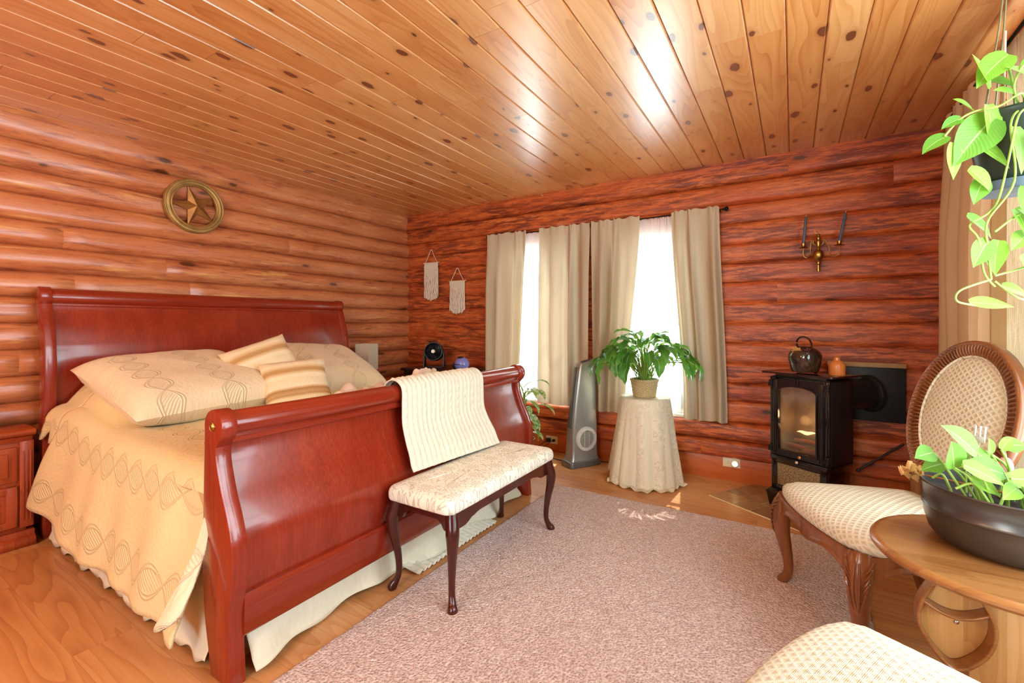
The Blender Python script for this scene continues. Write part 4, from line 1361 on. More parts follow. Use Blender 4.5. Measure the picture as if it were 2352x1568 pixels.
# scalloped medallions in a net ground
vo = k.voro(c, 9., 'F1', .55, '2D'); dd = vo.outputs['Distance']
ring = k.math('SINE', k.math('MULTIPLY', dd, 62.))
med = k.math('LESS_THAN', dd, .42)
net = k.math('MAXIMUM', k.math('GREATER_THAN', k.math('SINE', k.math('MULTIPLY', k.math('ADD', U, V), 760.)), .1), k.math('GREATER_THAN', k.math('SINE', k.math('MULTIPLY', k.math('SUBTRACT', U, V), 760.)), .1))
leaf = k.math('GREATER_THAN', k.noise(c, 30., 2., .5, .8), .47)
thread = k.math('ADD', k.math('MULTIPLY', med, k.math('MAXIMUM', leaf, k.math('GREATER_THAN', ring, .1))), k.math('MULTIPLY', k.math('SUBTRACT', 1., med), net), clamp=True)
edge = k.math('LESS_THAN', V, .2)
thread = k.math('MAXIMUM', thread, edge)
h = k.math('ADD', thread, k.math('MULTIPLY', k.noise(c, 260., 2.), .3))
d_ = k.bsdf('f3e8cf', .85, 0, k.bump(h, .4, .003), spec=.15)
t_ = k.n('ShaderNodeBsdfTranslucent'); k.s(t_.inputs[0], (.9, .82, .66))
tp = k.n('ShaderNodeBsdfTransparent')
lace = k.mixsh(k.math('MULTIPLY', k.math('SUBTRACT', 1., thread), .28), k.mixsh(.25, d_, t_.outputs[0]), tp.outputs[0])
M_LACE = k.done(lace)
M_UNDER = cloth_tr('cream_undercloth', 'efe4c8', .15, .05)


def drape(r0, ztop, r1, zb_of, amp, folds, ph, seed, pool=0.):
    mb = MB(); nth = 200
    def fn(a, b):
        th = 2 * PI * a
        if b < .22:
            r = r0 * (b / .22); return Vector((r * math.cos(th), r * math.sin(th), ztop))
        t = (b - .22) / .78
        zb = zb_of(th)
        fold = math.sin(folds * th + ph + .8 * math.sin(2 * th + seed)) * .6 + math.sin(folds * 1.7 * th + 2 + seed) * .35 + .25 * noise.noise(Vector((math.cos(th) * 3, math.sin(th) * 3, seed + t)))
        bend = 1 - math.exp(-t * 9)
        z = lerp(ztop, zb, t) + .0 if t > .05 else ztop - (t / .05) * .0 + lerp(ztop, zb, t) - ztop
        r = r0 + .006 * bend + (r1 - r0) * t ** 1.1 + amp * fold * t ** .85
        z = lerp(ztop, zb, t)
        if zb < 0:  # pooled on the floor
            if z < .010:
                r += (.010 - z) * pool; z = .010 + .008 * (1 + math.sin(th * 23 + seed)) + .006 * math.sin(th * 9) * 0
        return Vector((r * math.cos(th), r * math.sin(th), z))
    mb.grid(fn, nth, 60, cu=True, uvf=lambda a, b: (a * 1.5, b * .9))
    return mb
uc = drape(.182, .642, .262, lambda th: .012, .014, 9, .3, 4.)
o = uc.build('undercloth', M_UNDER, sharp=0, M=Matrix.Translation((*TC, 0)), solid=.001, off=0)
tag(o, 'plain cream undercloth beneath the lace on round table', 'tablecloth')
zlace = lambda th: -.10 + .20 * (1 - math.cos(th - R(-75))) * .5 + .035 * abs(math.sin(th * 5))
lc = drape(.186, .646, .272, zlace, .026, 8, 1.2, 1.7, pool=.55)
o = lc.build('lace_tablecloth', M_LACE, sharp=0, M=Matrix.Translation((*TC, 0)))
tag(o, 'cream lace tablecloth draped over small round table under the plant', 'tablecloth')
# ---------------------------------------------------------------- stove
M_STOVE = plain('black_enamel', '120d0d', .16, 0, .5)
M_STOVED = plain('black_sheet_steel', '1d1d1f', .42, .3)
stv = thing('gas_stove', 'black freestanding gas stove with an arched glass door on the tiles', 'stove', (.092, 3.508, .0065), R(-32.2))
SW, SD = .366, .266
mb = MB(); mb.bx((-SW / 2 + .02, -SD / 2 + .045, .333), (SW / 2 - .004, -SD / 2 + .06, .86), .002)
# hollow firebox shell
mb = MB()
mb.bx((SW / 2 - .012, -SD / 2 + .03, .335), (SW / 2, SD / 2, .862), .002)
mb.bx((-SW / 2, -SD / 2 + .03, .335), (-SW / 2 + .012, SD / 2, .862), .002)
mb.bx((-SW / 2, SD / 2 - .012, .335), (SW / 2, SD / 2, .862), .002)
mb.bx((-SW / 2, -SD / 2 + .03, .335), (SW / 2, SD / 2, .350), .002)
mb.bx((-SW / 2, -SD / 2 + .03, .850), (SW / 2, SD / 2, .862), .002)
mb.build('body', M_STOVED, stv)
mb = MB()
for q_ in (-.07, -.02, .04, .09):
    for z in (.845, .35):
        mb = MB(); mb.sphere((SW / 2 + .0005, q_, z), .0035, 8, (.5, 1, 1)); mb.build('rivet', M_STOVE, stv)
mb = MB(); mb.prism([(-.215, -.165), (.215, -.165), (.222, -.158), (.222, .165), (-.222, .165), (-.222, -.158)], 'z', .880, .893, .003)
mb.bx((-.16, -.11, .862), (.16, .12, .881), .003)
mb.build('top_plate', plain('brown_black_enamel', '2a1512', .2, 0, .5), stv)
# door frame with an arched opening
def arch(w, z0, zs, zc, n=18):
    return [(-w, z0), (w, z0)] + [(w * math.cos(PI * i / n), zs + (zc - zs) * math.sin(PI * i / n)) for i in range(n + 1)]
def ringprism(m_, outer, inner, y0, y1):
    n = len(outer); V_ = []
    for ol, y in ((outer, y0), (inner, y0), (inner, y1), (outer, y1)):
        V_.append([m_.v((p[0], y, p[1])) for p in ol])
    for A, B in ((0, 1), (1, 2), (2, 3), (3, 0)):
        for i in range(n):
            j = (i + 1) % n
            m_.f([V_[A][i], V_[A][j], V_[B][j], V_[B][i]])
inn = arch(.118, .392, .765, .805)
mid = arch(.128, .382, .772, .815)
n_ = len(inn)
outr = []
for i, p in enumerate(inn):
    if i == 0: outr.append((-.158, .352))
    elif i == 1: outr.append((.158, .352))
    else:
        a = PI * (i - 2) / 18; x = .158 * max(-1, min(1, math.cos(a) * 1.35)); outr.append((x, .848 if .08 < (i - 2) / 18 < .92 else .80))
mb = MB(); fy = -SD / 2
ringprism(mb, outr, mid, fy - .004, fy + .028)
dor = mb.build('door', M_STOVE, stv, 30)
mb = MB(); ringprism(mb, mid, inn, fy - .012, fy + .004); mb.build('arch_molding', M_STOVE, dor, 30)
mb = MB()
for s in (-1, 1):
    mb = MB()
    mb.bx((s * .1435 - .013, fy - .006, .36), (s * .1435 + .013, fy + .01, .84), .002)
    for q_ in (.138, .149): mb.bx((s * q_ - .0035, fy - .010, .36), (s * q_ + .0035, fy, .84), .002)
    mb.bx((s * .15 , fy + .004, .345), (s * .16, fy + .02, .858), .001)
    mb.bx((s * .168 - .009, fy + .004, .345), (s * .168 + .010, fy + .026, .858), .004)
    mb.bx((s * .181 - .005, fy + .010, .345), (s * .181 + .004, fy + .030, .858), .002)
    mb.build('pilaster', M_STOVE, dor, 30)
mb = MB()
for s in (-1, 1):
    for z in (.385, .815):
        mb = MB()
        mb.bx((s * .176 - .014, fy - .008, z - .020), (s * .176 + .014, fy + .012, z + .001), .002)
        mb.bx((s * .176 - .010, fy - .006, z), (s * .176 + .014, fy + .02, z + .022), .002)
        mb.build('hinge', M_STOVED, dor, 30)
for q_ in (-.0125, .0035):
    mb = MB(); mb.bx((q_, fy - .012, .820), (q_ + .009, fy - .002, .855), .002); mb.build('latch', M_STOVE, dor)
k = NT('stove_glass'); tp = k.n('ShaderNodeBsdfTransparent'); k.s(tp.inputs[0], (.86, .80, .72))
gl = k.n('ShaderNodeBsdfGlossy'); gl.inputs['Roughness'].default_value = .12; k.s(gl.inputs[0], (.9, .8, .7))
M_SGL = k.done(k.mixsh(.16, tp.outputs[0], gl.outputs[0]))
mb = MB(); mb.prism([(x * 1.03, z) for x, z in inn], 'y', fy + .006, fy + .010); mb.build('glass', M_SGL, dor)
mb = MB(); mb.sphere((.02, fy - .010, .366), .011, 14, (1, .6, 1)); mb.build('copper_knob', plain('copper', 'c9895a', .3, .6), dor)
M_FIRE = plain('firebrick_panel', '8f7f6c', .8, var=.3)
mb = MB(); mb.bx((-.15, .085, .355), (.15, .10, .84)); mb.bx((-.165, -.09, .352), (-.15, .1, .84)); mb.bx((.15, -.09, .352), (.165, .1, .84)); mb.build('firebox_lining', M_FIRE, stv)
M_LOG = plain('ceramic_log', '8a4a2a', .9, bump=.8, bsc=60., var=.4)
for pts, r in (([(-.10, .0, .43), (.0, .02, .435), (.10, -.01, .425)], .018), ([(-.115, -.05, .41), (-.02, -.055, .405), (.02, -.05, .40)], .017), ([(.0, -.06, .395), (.06, -.065, .398), (.115, -.05, .41)], .019), ([(.06, -.03, .40), (.09, -.05, .43), (.105, -.02, .46)], .014)):
    mb = MB(); mb.tube(smooth_path(pts, 5), r, 10); mb.build('fire_log', M_LOG, stv)
mb = MB()
for i in range(60):
    mb.sphere((rng.uniform(-.115, .115), rng.uniform(-.09, .02), .358 + rng.uniform(0, .012)), rng.uniform(.005, .010), 7)
eo = mb.build('embers', plain('ember_chips', '8f7a4c', .9, var=.4), stv); eo['kind'] = 'stuff'
k = NT('gas_flame'); M_FLAME = k.done(k.bsdf('ffe2b0', .5, emis='ffdca8', emis_s=2.2))
mb = MB()
def flame(a, b):
    x = lerp(-.115, .015, a); e = math.sin(PI * a)
    th = 2 * PI * b
    return Vector((x, .045 + .006 * math.cos(th) * e, .492 + .004 * math.sin(a * 9) + .08 * x + .012 * e * math.sin(th)))
mb.grid(flame, 16, 10); mb.build('flame', M_FLAME, stv)
fl_l = bpy.data.lights.new('fire_glow', 'POINT'); fl_l.energy = .7; fl_l.shadow_soft_size = .03; fl_l.color = (1, .72, .42)
fl_o = bpy.data.objects.new('fire_glow', fl_l); COL.objects.link(fl_o); fl_o.location = Matrix.Translation(stv.location) @ Matrix.Rotation(R(-32.2), 4, 'Z') @ Vector((-.02, -.02, .58))
mb = MB()
mb.bx((-.172, -SD / 2 + .012, .115), (.172, SD / 2 - .012, .338), .003)
mb.bx((-.180, -SD / 2 - .004, .318), (.180, SD / 2 - .004, .345), .004)
for (a, b_, c_, e) in ((-.172, .172, .115, .155), (-.172, .172, .295, .33), (-.172, -.135, .115, .33), (.135, .172, .115, .33)): mb.bx((a, -SD / 2 + .002, c_), (b_, -SD / 2 + .02, e), .003)
mb.build('pedestal', M_STOVE, stv)
k = NT('speckled_stone'); c = k.coord(); cc = k.ramp(k.noise(c, 120., 4., .7), [(.38, '4a3a26'), (.52, '8c7450'), (.66, 'b59f74')]); M_STONE = k.done(k.bsdf(cc, .3))
mb = MB(); mb.bx((-.137, -SD / 2 + .008, .152), (.137, -SD / 2 + .018, .298), .002); mb.build('stone_panel', M_STONE, stv)
mb = MB(); mb.sphere((.0, -SD / 2 - .006, .33), .009, 12); mb.build('pull_knob', plain('ivory_knob', 'd9cba8', .3), stv)
mb = MB(); mb.prism([(-.172, .125), (-.200, .098), (-.206, .088), (.206, .088), (.200, .098), (.172, .125)], 'y', -SD / 2 - .015, SD / 2 + .01, .003); mb.build('base_molding', M_STOVE, stv)
for sx in (-1, 1):
    for sy in (-1, 1):
        mb = MB(); x = sx * .165; y = sy * (SD / 2 - .035)
        mb.loft([[(x + sx * .036 * q_ + a * .0, y + b_, z) for a, b_ in ()] for q_, z in ()] or [[(x - .026, y - .026, 0), (x + .026, y - .026, 0), (x + .026, y + .026, 0), (x - .026, y + .026, 0)], [(x - .040, y - .040, .09), (x + .040, y - .040, .09), (x + .040, y + .040, .09), (x - .040, y + .040, .09)]])
        mb.build('leg', M_STOVE, stv, 20)

# flue and wall shield
fp = thing('flue_pipe', 'black flue pipe joining the back of stove to wall shield', 'pipe', (.30, 3.66, .752))
mb = MB()
p0 = Vector((.262, 3.655, .752)); p1 = Vector((.425, 3.782, .757)); d_ = (p1 - p0)
mb.tube([p0, p0 + d_ * .5, p1], .098, 36); mb.build('pipe', M_STOVED, fp, 40, M=inv(fp))
mb = MB(); mb.tube([p1 - d_ * .12, p1 - d_ * .08, p1], [.104, .118, .122], 36); mb.build('collar', M_STOVED, fp, 40, M=inv(fp))
sh = thing('wall_shield', 'black square heat shield on log wall behind the stove', 'heat shield', (.40, 3.86, .75))
mb = MB(); mb.bx((.205, 3.79, .575), (.612, 3.865, .928), .004); mb.build('panel', plain('matte_black_paint', '17181b', .5, var=.2), sh, M=inv(sh))
mb = MB(); mb.bx((.20, 3.775, .928), (.612, 3.865, .958), .002); mb.build('tan_top_board', plain('raw_plywood', 'a98a62', .7, var=.15), sh, M=inv(sh))
mb = MB(); mb.tube([(.345, 3.665, .268), (.36, 3.67, .272), (.60, 3.79, .445)], .0075, 10); mb.sphere((.357, 3.668, .27), .013, 12)
o = mb.build('gas_line', plain('grey_gas_pipe', '4a4440', .45, .5)); tag(o, 'thin grey gas pipe slanting up the logs beside the black stove', 'pipe')

# jug and vase on the stove
jg = thing('pottery_jug', 'dark glazed jug with a loop handle and maple leaf on the stove', 'jug', (.062, 3.415, .9003), R(-20))
k = NT('dark_glaze'); c = k.coord(); cc = k.ramp(k.noise(c, 14., 3.), [(.4, '231712'), (.62, '3a2519'), (.8, '6d4524')]); M_GLZ = k.done(k.bsdf(cc, .1, coat=.6))
mb = MB(); mb.lathe([(0, .012), (.070, .012), (.076, .020), (.084, .055), (.093, .095), (.092, .115), (.082, .140), (.060, .160), (.034, .172), (.0, .176)], 40); mb.build('body', M_GLZ, jg)
mb = MB(); mb.tube(smooth_path([(-.040, 0, .160), (-.046, 0, .200), (-.026, 0, .228), (.006, 0, .228), (.030, 0, .206), (.040, 0, .165)], 6), .011, 10, flat=(.5, 1.1), up=(0, 0.01, 1)); mb.build('handle', M_GLZ, jg)
for a in (30, 150, 270):
    mb = MB(); mb.sphere((.058 * math.cos(R(a)), .058 * math.sin(R(a)), .008), .012, 10, (1, 1, .65)); mb.build('foot', M_GLZ, jg)
mb = MB()
lf = [(0, -.030), (.010, -.014), (.026, -.018), (.020, -.002), (.034, .010), (.016, .012), (.012, .030), (0, .018), (-.012, .030), (-.016, .012), (-.034, .010), (-.020, -.002), (-.026, -.018), (-.010, -.014)]
ML = Matrix.Translation((-.020, -.074, .150)) @ Matrix.Rotation(R(-52), 4, 'X')
mb.prism(lf, 'z', -.002, .005, .001, M=ML @ Matrix.Rotation(R(90), 4, 'X') @ Matrix.Rotation(R(-90), 4, 'X')); mb.build('maple_leaf', plain('tan_glaze', 'c08a4a', .2), jg)
mb = MB()
for i in range(12): mb.sphere((.030 + rng.uniform(-.022, .022), -.060 + rng.uniform(-.012, .012), .152 + rng.uniform(-.012, .014)), .009, 9)
mb.build('berry_cluster', plain('wine_glaze', '4a1a1a', .12), jg)
vs = thing('orange_vase', 'small orange bottle vase standing beside the dark jug', 'vase', (.226, 3.395, .9003))
mb = MB(); mb.lathe([(0, 0), (.040, 0), (.043, .006), (.044, .055), (.041, .070), (.028, .084), (.018, .092), (.016, .108), (.022, .116), (.019, .116), (.013, .106), (.012, .09)], 32); mb.build('bottle', plain('orange_ceramic', 'd07a3c', .3, 0, .2, var=.15), vs)

# ---------------------------------------------------------------- oval-back chairs
M_WAL = wood('carved_walnut', '572c14', '844c28', 'a2693c', 'z', 1., .3, coat=.25, bump=.02, streak=.4, contrast=.5)
k = NT('diamond_weave'); c = k.coord(); X, Y, Z = k.sep(c)
s_ = 2 * PI / .036
w1 = k.math('SINE', k.math('MULTIPLY', k.math('ADD', k.math('MULTIPLY', X, 1.25), k.math('ADD', Y, k.math('MULTIPLY', Z, 1.2))), s_))
w2 = k.math('SINE', k.math('MULTIPLY', k.math('SUBTRACT', k.math('MULTIPLY', X, 1.25), k.math('ADD', Y, k.math('MULTIPLY', Z, 1.2))), s_))
p = k.math('MULTIPLY', w1, w2)
p1_ = k.math('MAXIMUM', w1, w2)
fine = k.math('SINE', k.math('MULTIPLY', k.math('ADD', Y, Z), 2 * PI / .0035))
h = k.math('ADD', k.math('MULTIPLY', p1_, .8), k.math('MULTIPLY', fine, .15))
cc = k.ramp(k.math('ADD', k.math('MULTIPLY', p1_, .5), .5), [(.15, 'cdbfa3'), (.5, 'd6c9ae'), (.8, 'dfd4bb'), (1., 'e8dfca')])
M_WEAVE = k.done(k.bsdf(cc, .85, 0, k.bump(h, .5, .004), spec=.15))


def oval_chair(label, loc, rot):
    t = thing('oval_back_chair', label, 'chair', loc, rot, 'oval-back chairs')
    FW, BWd, DP = .30, .235, .265       # half widths and half depth; front at -y
    def outline(s, z, dz=None):
        pts = []
        n = 12
        for i in range(n + 1):                       # front, gently bowed
            u = lerp(-1, 1, i / n); pts.append((u * (FW - .02 + s), -DP - s - .030 * (1 - u * u) + .018 * abs(u) ** 6, z))
        for i in range(1, n):
            v = i / n; pts.append((lerp(FW + s, BWd + s, v) + .012 * math.sin(PI * v), lerp(-DP + .02, DP, v), z))
        for i in range(n + 1):
            u = lerp(1, -1, i / n); pts.append((u * (BWd - .015 + s), DP + s, z))
        for i in range(1, n):
            v = i / n; pts.append((-(lerp(BWd + s, FW + s, v) + .012 * math.sin(PI * v)), lerp(DP, -DP + .02, v), z))
        return [Vector(p) for p in pts]
    mb = MB()
    R0 = [outline(s, z) for s, z in ((-.012, .402), (.004, .408), (.010, .424), (.008, .442), (-.004, .458), (-.022, .468))]
    base = R0[-1]
    for f_, z in ((.86, .478), (.65, .487), (.4, .492), (.15, .494)):
        R0.append([Vector((p.x * f_, p.y * f_, z)) for p in base])
    mb.loft(R0); mb.build('seat', M_WEAVE, t, 0)
    # seat rails with scalloped lower edge
    def rail(p, q_, name='seat_rail'):
        p, q_ = Vector(p), Vector(q_); n = 24; d_ = q_ - p; nr_ = Vector((d_.y, -d_.x, 0)).normalized()
        rings = []
        for i in range(n + 1):
            u = i / n; a = abs(2 * u - 1)
            zb = .352 - .022 * (1 - sstep(0, .45, a)) - .040 * sstep(.55, 1, a)
            c_ = p + d_ * u
            bow = nr_ * (.022 * (1 - a * a))
            c_ = c_ + bow
            rings.append([c_ + nr_ * o_ + Vector((0, 0, z)) for o_, z in ((-.016, .405), (.014, .405), (.016, .395), (.012, zb + .022), (.016, zb + .016), (.018, zb + .008), (.014, zb), (-.014, zb))])
        m_ = MB(); m_.loft(rings); return m_.build(name, M_WAL, t, 40)
    rail((-.27, -.265, 0), (.27, -.265, 0)); rail((.283, -.25, 0), (.222, .25, 0)); rail((-.222, .25, 0), (-.283, -.25, 0)); rail((.22, .258, 0), (-.22, .258, 0))
    for sx in (-1, 1):
        # cabriole front leg
        h = .405; dx, dy = sx * .74, -.67
        path = [(.0, h), (.012, h * .92), (.026, h * .78), (.022, h * .60), (.008, h * .42), (-.004, h * .27), (-.006, h * .16), (.006, h * .07), (.020, .012), (.020, 0)]
        rad = [.036, .040, .040, .033, .0265, .0215, .0195, .0205, .0235, .021]
        pts = smooth_path([(sx * .262 + a * dx, -.248 + a * dy, z) for a, z in path], 4)
        rr_ = []
        for i in range(len(rad) - 1):
            for q_ in range(4): rr_.append(lerp(rad[i], rad[i + 1], q_ / 4))
        rr_.append(rad[-1])
        m_ = MB(); m_.tube(pts, rr_, 16, up=(dx, dy, .01)); L = m_.build('front_leg', M_WAL, t, 50)
        # carved acanthus on the knee
        m_ = MB()
        o_ = Vector((dx, dy, 0)).normalized(); sd = Vector((-o_.y, o_.x, 0))
        def on(z, ang, ex=0.):
            i = min(range(len(pts)), key=lambda q_: abs(pts[q_].z - z)); c_ = pts[i]; r_ = rr_[i] + ex
            return Vector((c_.x, c_.y, z)) + o_ * (r_ * math.cos(ang)) + sd * (r_ * math.sin(ang))
        for s in (-1, 1):
            for q_ in range(7):
                z0 = .385 - q_ * .021; a0 = s * .28; a1 = s * (1.25 - .11 * q_)
                m_.tube(smooth_path([on(z0 - .045, a0, .001), on(z0 - .022, lerp(a0, a1, .45), .004), on(z0 - .004, lerp(a0, a1, .8), .003), on(z0 + .004, a1, .001)], 4), [.0015] * 4 + [.0036] * 5 + [.0046] * 3 + [.003], 7)
            m_.tube(smooth_path([on(.385, s * .14, .002), on(.32, s * .22, .003), on(.26, s * .20, .003), on(.215, s * .05, .002)], 5), .0042, 7)
        m_.build('carving', M_WAL, L)
        # rear leg
        m_ = MB()
        P_ = [(.215, .235, .405), (.217, .250, .25), (.222, .285, .10), (.228, .315, 0)]
        m_.loft([[(sx * (x + a * w_), y + b_ * w_, z) for a, b_ in ((-1, -1), (1, -1), (1, 1), (-1, 1))] for (x, y, z), w_ in zip(P_, (.022, .021, .018, .0155))])
        m_.build('rear_leg', M_WAL, t, 30)
    # oval back
    TB = Matrix.Translation((0, .285, .835)) @ Matrix.Rotation(R(-13), 4, 'X')
    A, B = .238, .300
    def ell(a, ra, y):
        return TB @ Vector(((A + ra) * math.cos(a), y, (B + ra) * math.sin(a)))
    m_ = MB()
    N = 832
    sec = [(-.052, -.004, 0), (-.050, -.014, 0), (-.044, -.015, 1), (-.034, -.018, 1), (-.022, -.021, 1), (-.012, -.022, 1), (-.008, -.026, 0), (.0, -.028, 0), (.008, -.022, 0), (.010, -.008, 0), (.008, .014, 0), (0, .020, 0), (-.045, .018, 0), (-.052, .010, 0)]
    rings = []
    for i in range(N):
        a = 2 * PI * i / N
        fl_ = math.cos(104 * a)
        rings.append([ell(a, ra, y + (.0065 * fl_ if k_ else 0)) for ra, y, k_ in sec])
    rings.append(rings[0])
    m_.loft(rings, cap=False)
    bmesh.ops.remove_doubles(m_.bm, verts=m_.bm.verts, dist=.00001)
    bf = m_.build('back_frame', M_WAL, t, 60)
    m_ = MB()
    pr_ = []
    def pad(sg):
        def fn(a, b):
            th = 2 * PI * a; e = b
            ra = 1 - (1 - e) * 1.0
            x = (A - .050) * ra * math.cos(th); z = (B - .050) * ra * math.sin(th)
            bulge = (1 - ra ** 3.0)
            return TB @ Vector((x, sg * (.006 + .020 * bulge), z))
        return fn
    m_.grid(pad(-1), 72, 14, cu=True); m_.grid(pad(1), 72, 14, cu=True)
    m_.build('back_pad', M_WEAVE, t, 0)
    m_ = MB(); m_.tube([ell(2 * PI * i / 90, -.0535, -.012) for i in range(90)], .0048, 8, closed=True); m_.build('piping', M_WEAVE, bf)
    for sx in (-1, 1):
        m_ = MB()
        pA = [Vector((sx * .215, .248, .385)), Vector((sx * .205, .262, .455)), TB @ Vector((sx * .165, 0, -.240)), TB @ Vector((sx * .205, 0, -.168))]
        pp_ = smooth_path(pA, 6)
        m_.tube(pp_, [lerp(.024, .017, i / (len(pp_) - 1)) for i in range(len(pp_))], 12, flat=(1, .9), up=(0, 1, .01)); m_.build('back_stile', M_WAL, t, 50)
    return t


oc = oval_chair('carved oval-back chair facing the bed, between black stove and round side table', (.312, 2.345, 0.009), R(-64.5))
oc2 = dup(oc, (.228, 1.07, 0.009), R(-113), 'nearest carved chair, only its cream woven seat corner showing at bottom right')

# ---------------------------------------------------------------- side table
M_OAK = wood('golden_oak', '76451f', '9a6435', 'b27d48', 'x', 1., .3, coat=.2, bump=.03, streak=.4)
M_OAKL = wood('light_oak', 'b07c42', 'c8965a', 'd8ad74', 'z', 1., .38, bump=.03, streak=.35, plank=('x', .085), length=3., seam=.15)
stt = thing('oval_side_table', 'round oak side table with bentwood holder, carrying the pothos planter', 'side table', (.492, 1.765, 0))
mb = MB()
mb.lathe([(0, .552), (.278, .552), (.286, .556), (.292, .564), (.291, .571), (.286, .577), (.278, .580), (.272, .580), (.268, .578), (0, .578)], 96)
mb.build('tabletop', M_OAK, stt, 30)
mb = MB(); mb.bx((-.075, -.012, .0), (.235, .014, .553), .004); mb.build('pedestal_panel', M_OAKL, stt)
mb = MB(); mb.bx((-.09, .10, .0), (.235, .125, .553), .004); mb.build('rear_panel', M_OAKL, stt)
ho = MB()
drop = smooth_path([(-.115, 0, .545), (-.165, 0, .470), (-.188, 0, .40), (-.175, 0, .335), (-.115, 0, .265), (-.055, 0, .315), (-.032, 0, .39), (-.055, 0, .465)], 7, closed=True)
def band(a, b):
    p = drop[int(round(a * len(drop))) % len(drop)]
    return Vector((p.x, lerp(-.060, -.010, b), p.z))
ho.grid(band, len(drop), 6, cu=True)
hb = ho.build('bentwood_band', M_OAK, stt, 0, solid=.008, off=0)
sh_ = MB()
sh_.grid(lambda a, b: Vector((lerp(-.183, -.038, a), lerp(-.056, -.012, b), .435 - .030 * math.sin(PI * a))), 16, 4)
sh_.build('curved_shelf', M_OAK, stt, 0, solid=.007, off=0)
bp_ = MB(); ol = [(p.x * .98 - .002, p.z) for p in drop]; bp_.prism(ol, 'y', -.011, .002); bp_.build('holder_back', M_OAKL, stt)
mb = MB(); mb.sphere((-.10, -.0125, .375), .006, 12, (1, .5, 1)); mb.build('screw', plain('bright_steel', 'cfd2d4', .2, 1.), stt)
# ---------------------------------------------------------------- plants
def leafmat(name, c1, c2, pale=None, pale_amt=.0, tr=.35, rough=.35):
    k = NT(name); uv = k.n('ShaderNodeUVMap').outputs[0]; U, V, _ = k.sep(uv); c = k.coord(); rn = k.attr()
    cc = k.mix(rn, c1, c2)
    mid = k.math('LESS_THAN', k.math('ABSOLUTE', k.math('SUBTRACT', U, .5)), .022)
    cc = k.mix(k.math('MULTIPLY', mid, .45), cc, 'cfe0a0')
    if pale:
        n = k.noise(c, 34., 4., .65, .6)
        cc = k.mix(k.math('MULTIPLY', k.math('GREATER_THAN', n, 1 - pale_amt), .8), cc, pale)
    vn = k.wave(k.comb(k.math('ADD', V, k.math('MULTIPLY', k.math('ABSOLUTE', k.math('SUBTRACT', U, .5)), -.5)), 0.), 5., 0.)
    nr = k.bump(vn, .12, .003)
    d_ = k.bsdf(cc, rough, 0, nr, spec=.5)
    t_ = k.n('ShaderNodeBsdfTranslucent'); k.s(t_.inputs[0], k.mix(.35, cc, 'cfe860'))
    return k.done(k.mixsh(tr, d_, t_.outputs[0]))


def leaf(mb, base, d, up, L, W, droop=.5, fold=.35, shape='oval', wave=0., curl=0.):
    """one leaf: starts at base, heads along d, bends down by droop"""
    mb.rv = rng.random()
    d = Vector(d).normalized(); up = Vector(up); up = (up - d * up.dot(d))
    if up.length < 1e-4: up = d.orthogonal()
    up.normalize()
    n = 9; m = 4
    p = Vector(base); t = d.copy(); u = up.copy(); rows = []
    for i in range(n + 1):
        s = i / n
        if shape == 'heart': w = W * (max(0, math.sin(PI * min(1, s * .93 + .10))) ** .75) * (1.15 - .55 * s) * 1.05
        elif shape == 'lance': w = W * (max(0, math.sin(PI * (s * .98 + .01))) ** .85)
        else: w = W * (max(0, math.sin(PI * (s * .95 + .045))) ** .7) * (1.1 - .3 * s)
        if i == n: w = .0006
        sd = t.cross(u).normalized()
        row = []
        for j in range(-m, m + 1):
            q_ = j / m
            lift = abs(q_) * fold * w * .5
            wv = wave * w * .35 * math.sin(s * 15 + q_ * 2) * abs(q_)
            row.append(mb.v(p + sd * (q_ * w * .5) + u * (lift + wv - curl * w * q_ * q_)))
        rows.append(row)
        step = L / n
        p = p + t * step
        ang = droop / n * (1 + .6 * s)
        ax = t.cross(Vector((0, 0, -1)))
        if ax.length > 1e-3:
            Rm = Matrix.Rotation(ang, 3, ax.normalized()); t = (Rm @ t).normalized(); u = (Rm @ u).normalized()
    M2 = 2 * m
    for i in range(n):
        for j in range(M2):
            f = mb.f([rows[i][j], rows[i][j + 1], rows[i + 1][j + 1], rows[i + 1][j]])
            if f:
                for l, (a, b) in zip(f.loops, ((i, j), (i, j + 1), (i + 1, j + 1), (i + 1, j))): l[mb.uv].uv = (b / M2, a / n)
    return p


M_STEM = plain('green_stem', '8fae4a', .5, var=.2)
M_SOIL = plain('potting_soil', '2b1c12', 1., bump=1., bsc=120., var=.4)

# peace lily in a wicker basket
k = NT('wicker'); c = k.coord(); X, Y, Z = k.sep(c)
an = k.math('ARCTAN2', Y, X)
row = k.math('FLOOR', k.math('DIVIDE', Z, .0095))
ph = k.math('MULTIPLY', k.math('SUBTRACT', k.math('MULTIPLY', k.math('FRACT', k.math('MULTIPLY', row, .5)), 2.), 0.), PI)
wv = k.math('ABSOLUTE', k.math('SINE', k.math('ADD', k.math('MULTIPLY', an, 22.), k.math('MULTIPLY', ph, .5))))
zz = k.math('SINE', k.math('MULTIPLY', k.math('FRACT', k.math('DIVIDE', Z, .0095)), PI))
h = k.math('MULTIPLY', wv, zz)
cc = k.ramp(k.math('ADD', k.math('MULTIPLY', h, .7), k.math('MULTIPLY', k.noise(c, 60., 3.), .3)), [(.1, 'a0804e'), (.45, 'd9bd88'), (.85, 'f2dfb4')])
M_WICK = k.done(k.bsdf(cc, .7, 0, k.bump(h, .8, .006)))
pl = thing('peace_lily', 'bushy green potted plant in a wicker basket on the lace table', 'potted plant', (-.985, 3.55, .648))
mb = MB(); mb.lathe([(0, .0), (.082, .0), (.086, .006), (.104, .118), (.110, .128), (.108, .138), (.100, .138), (.096, .122)], 48); mb.build('wicker_basket', M_WICK, pl)
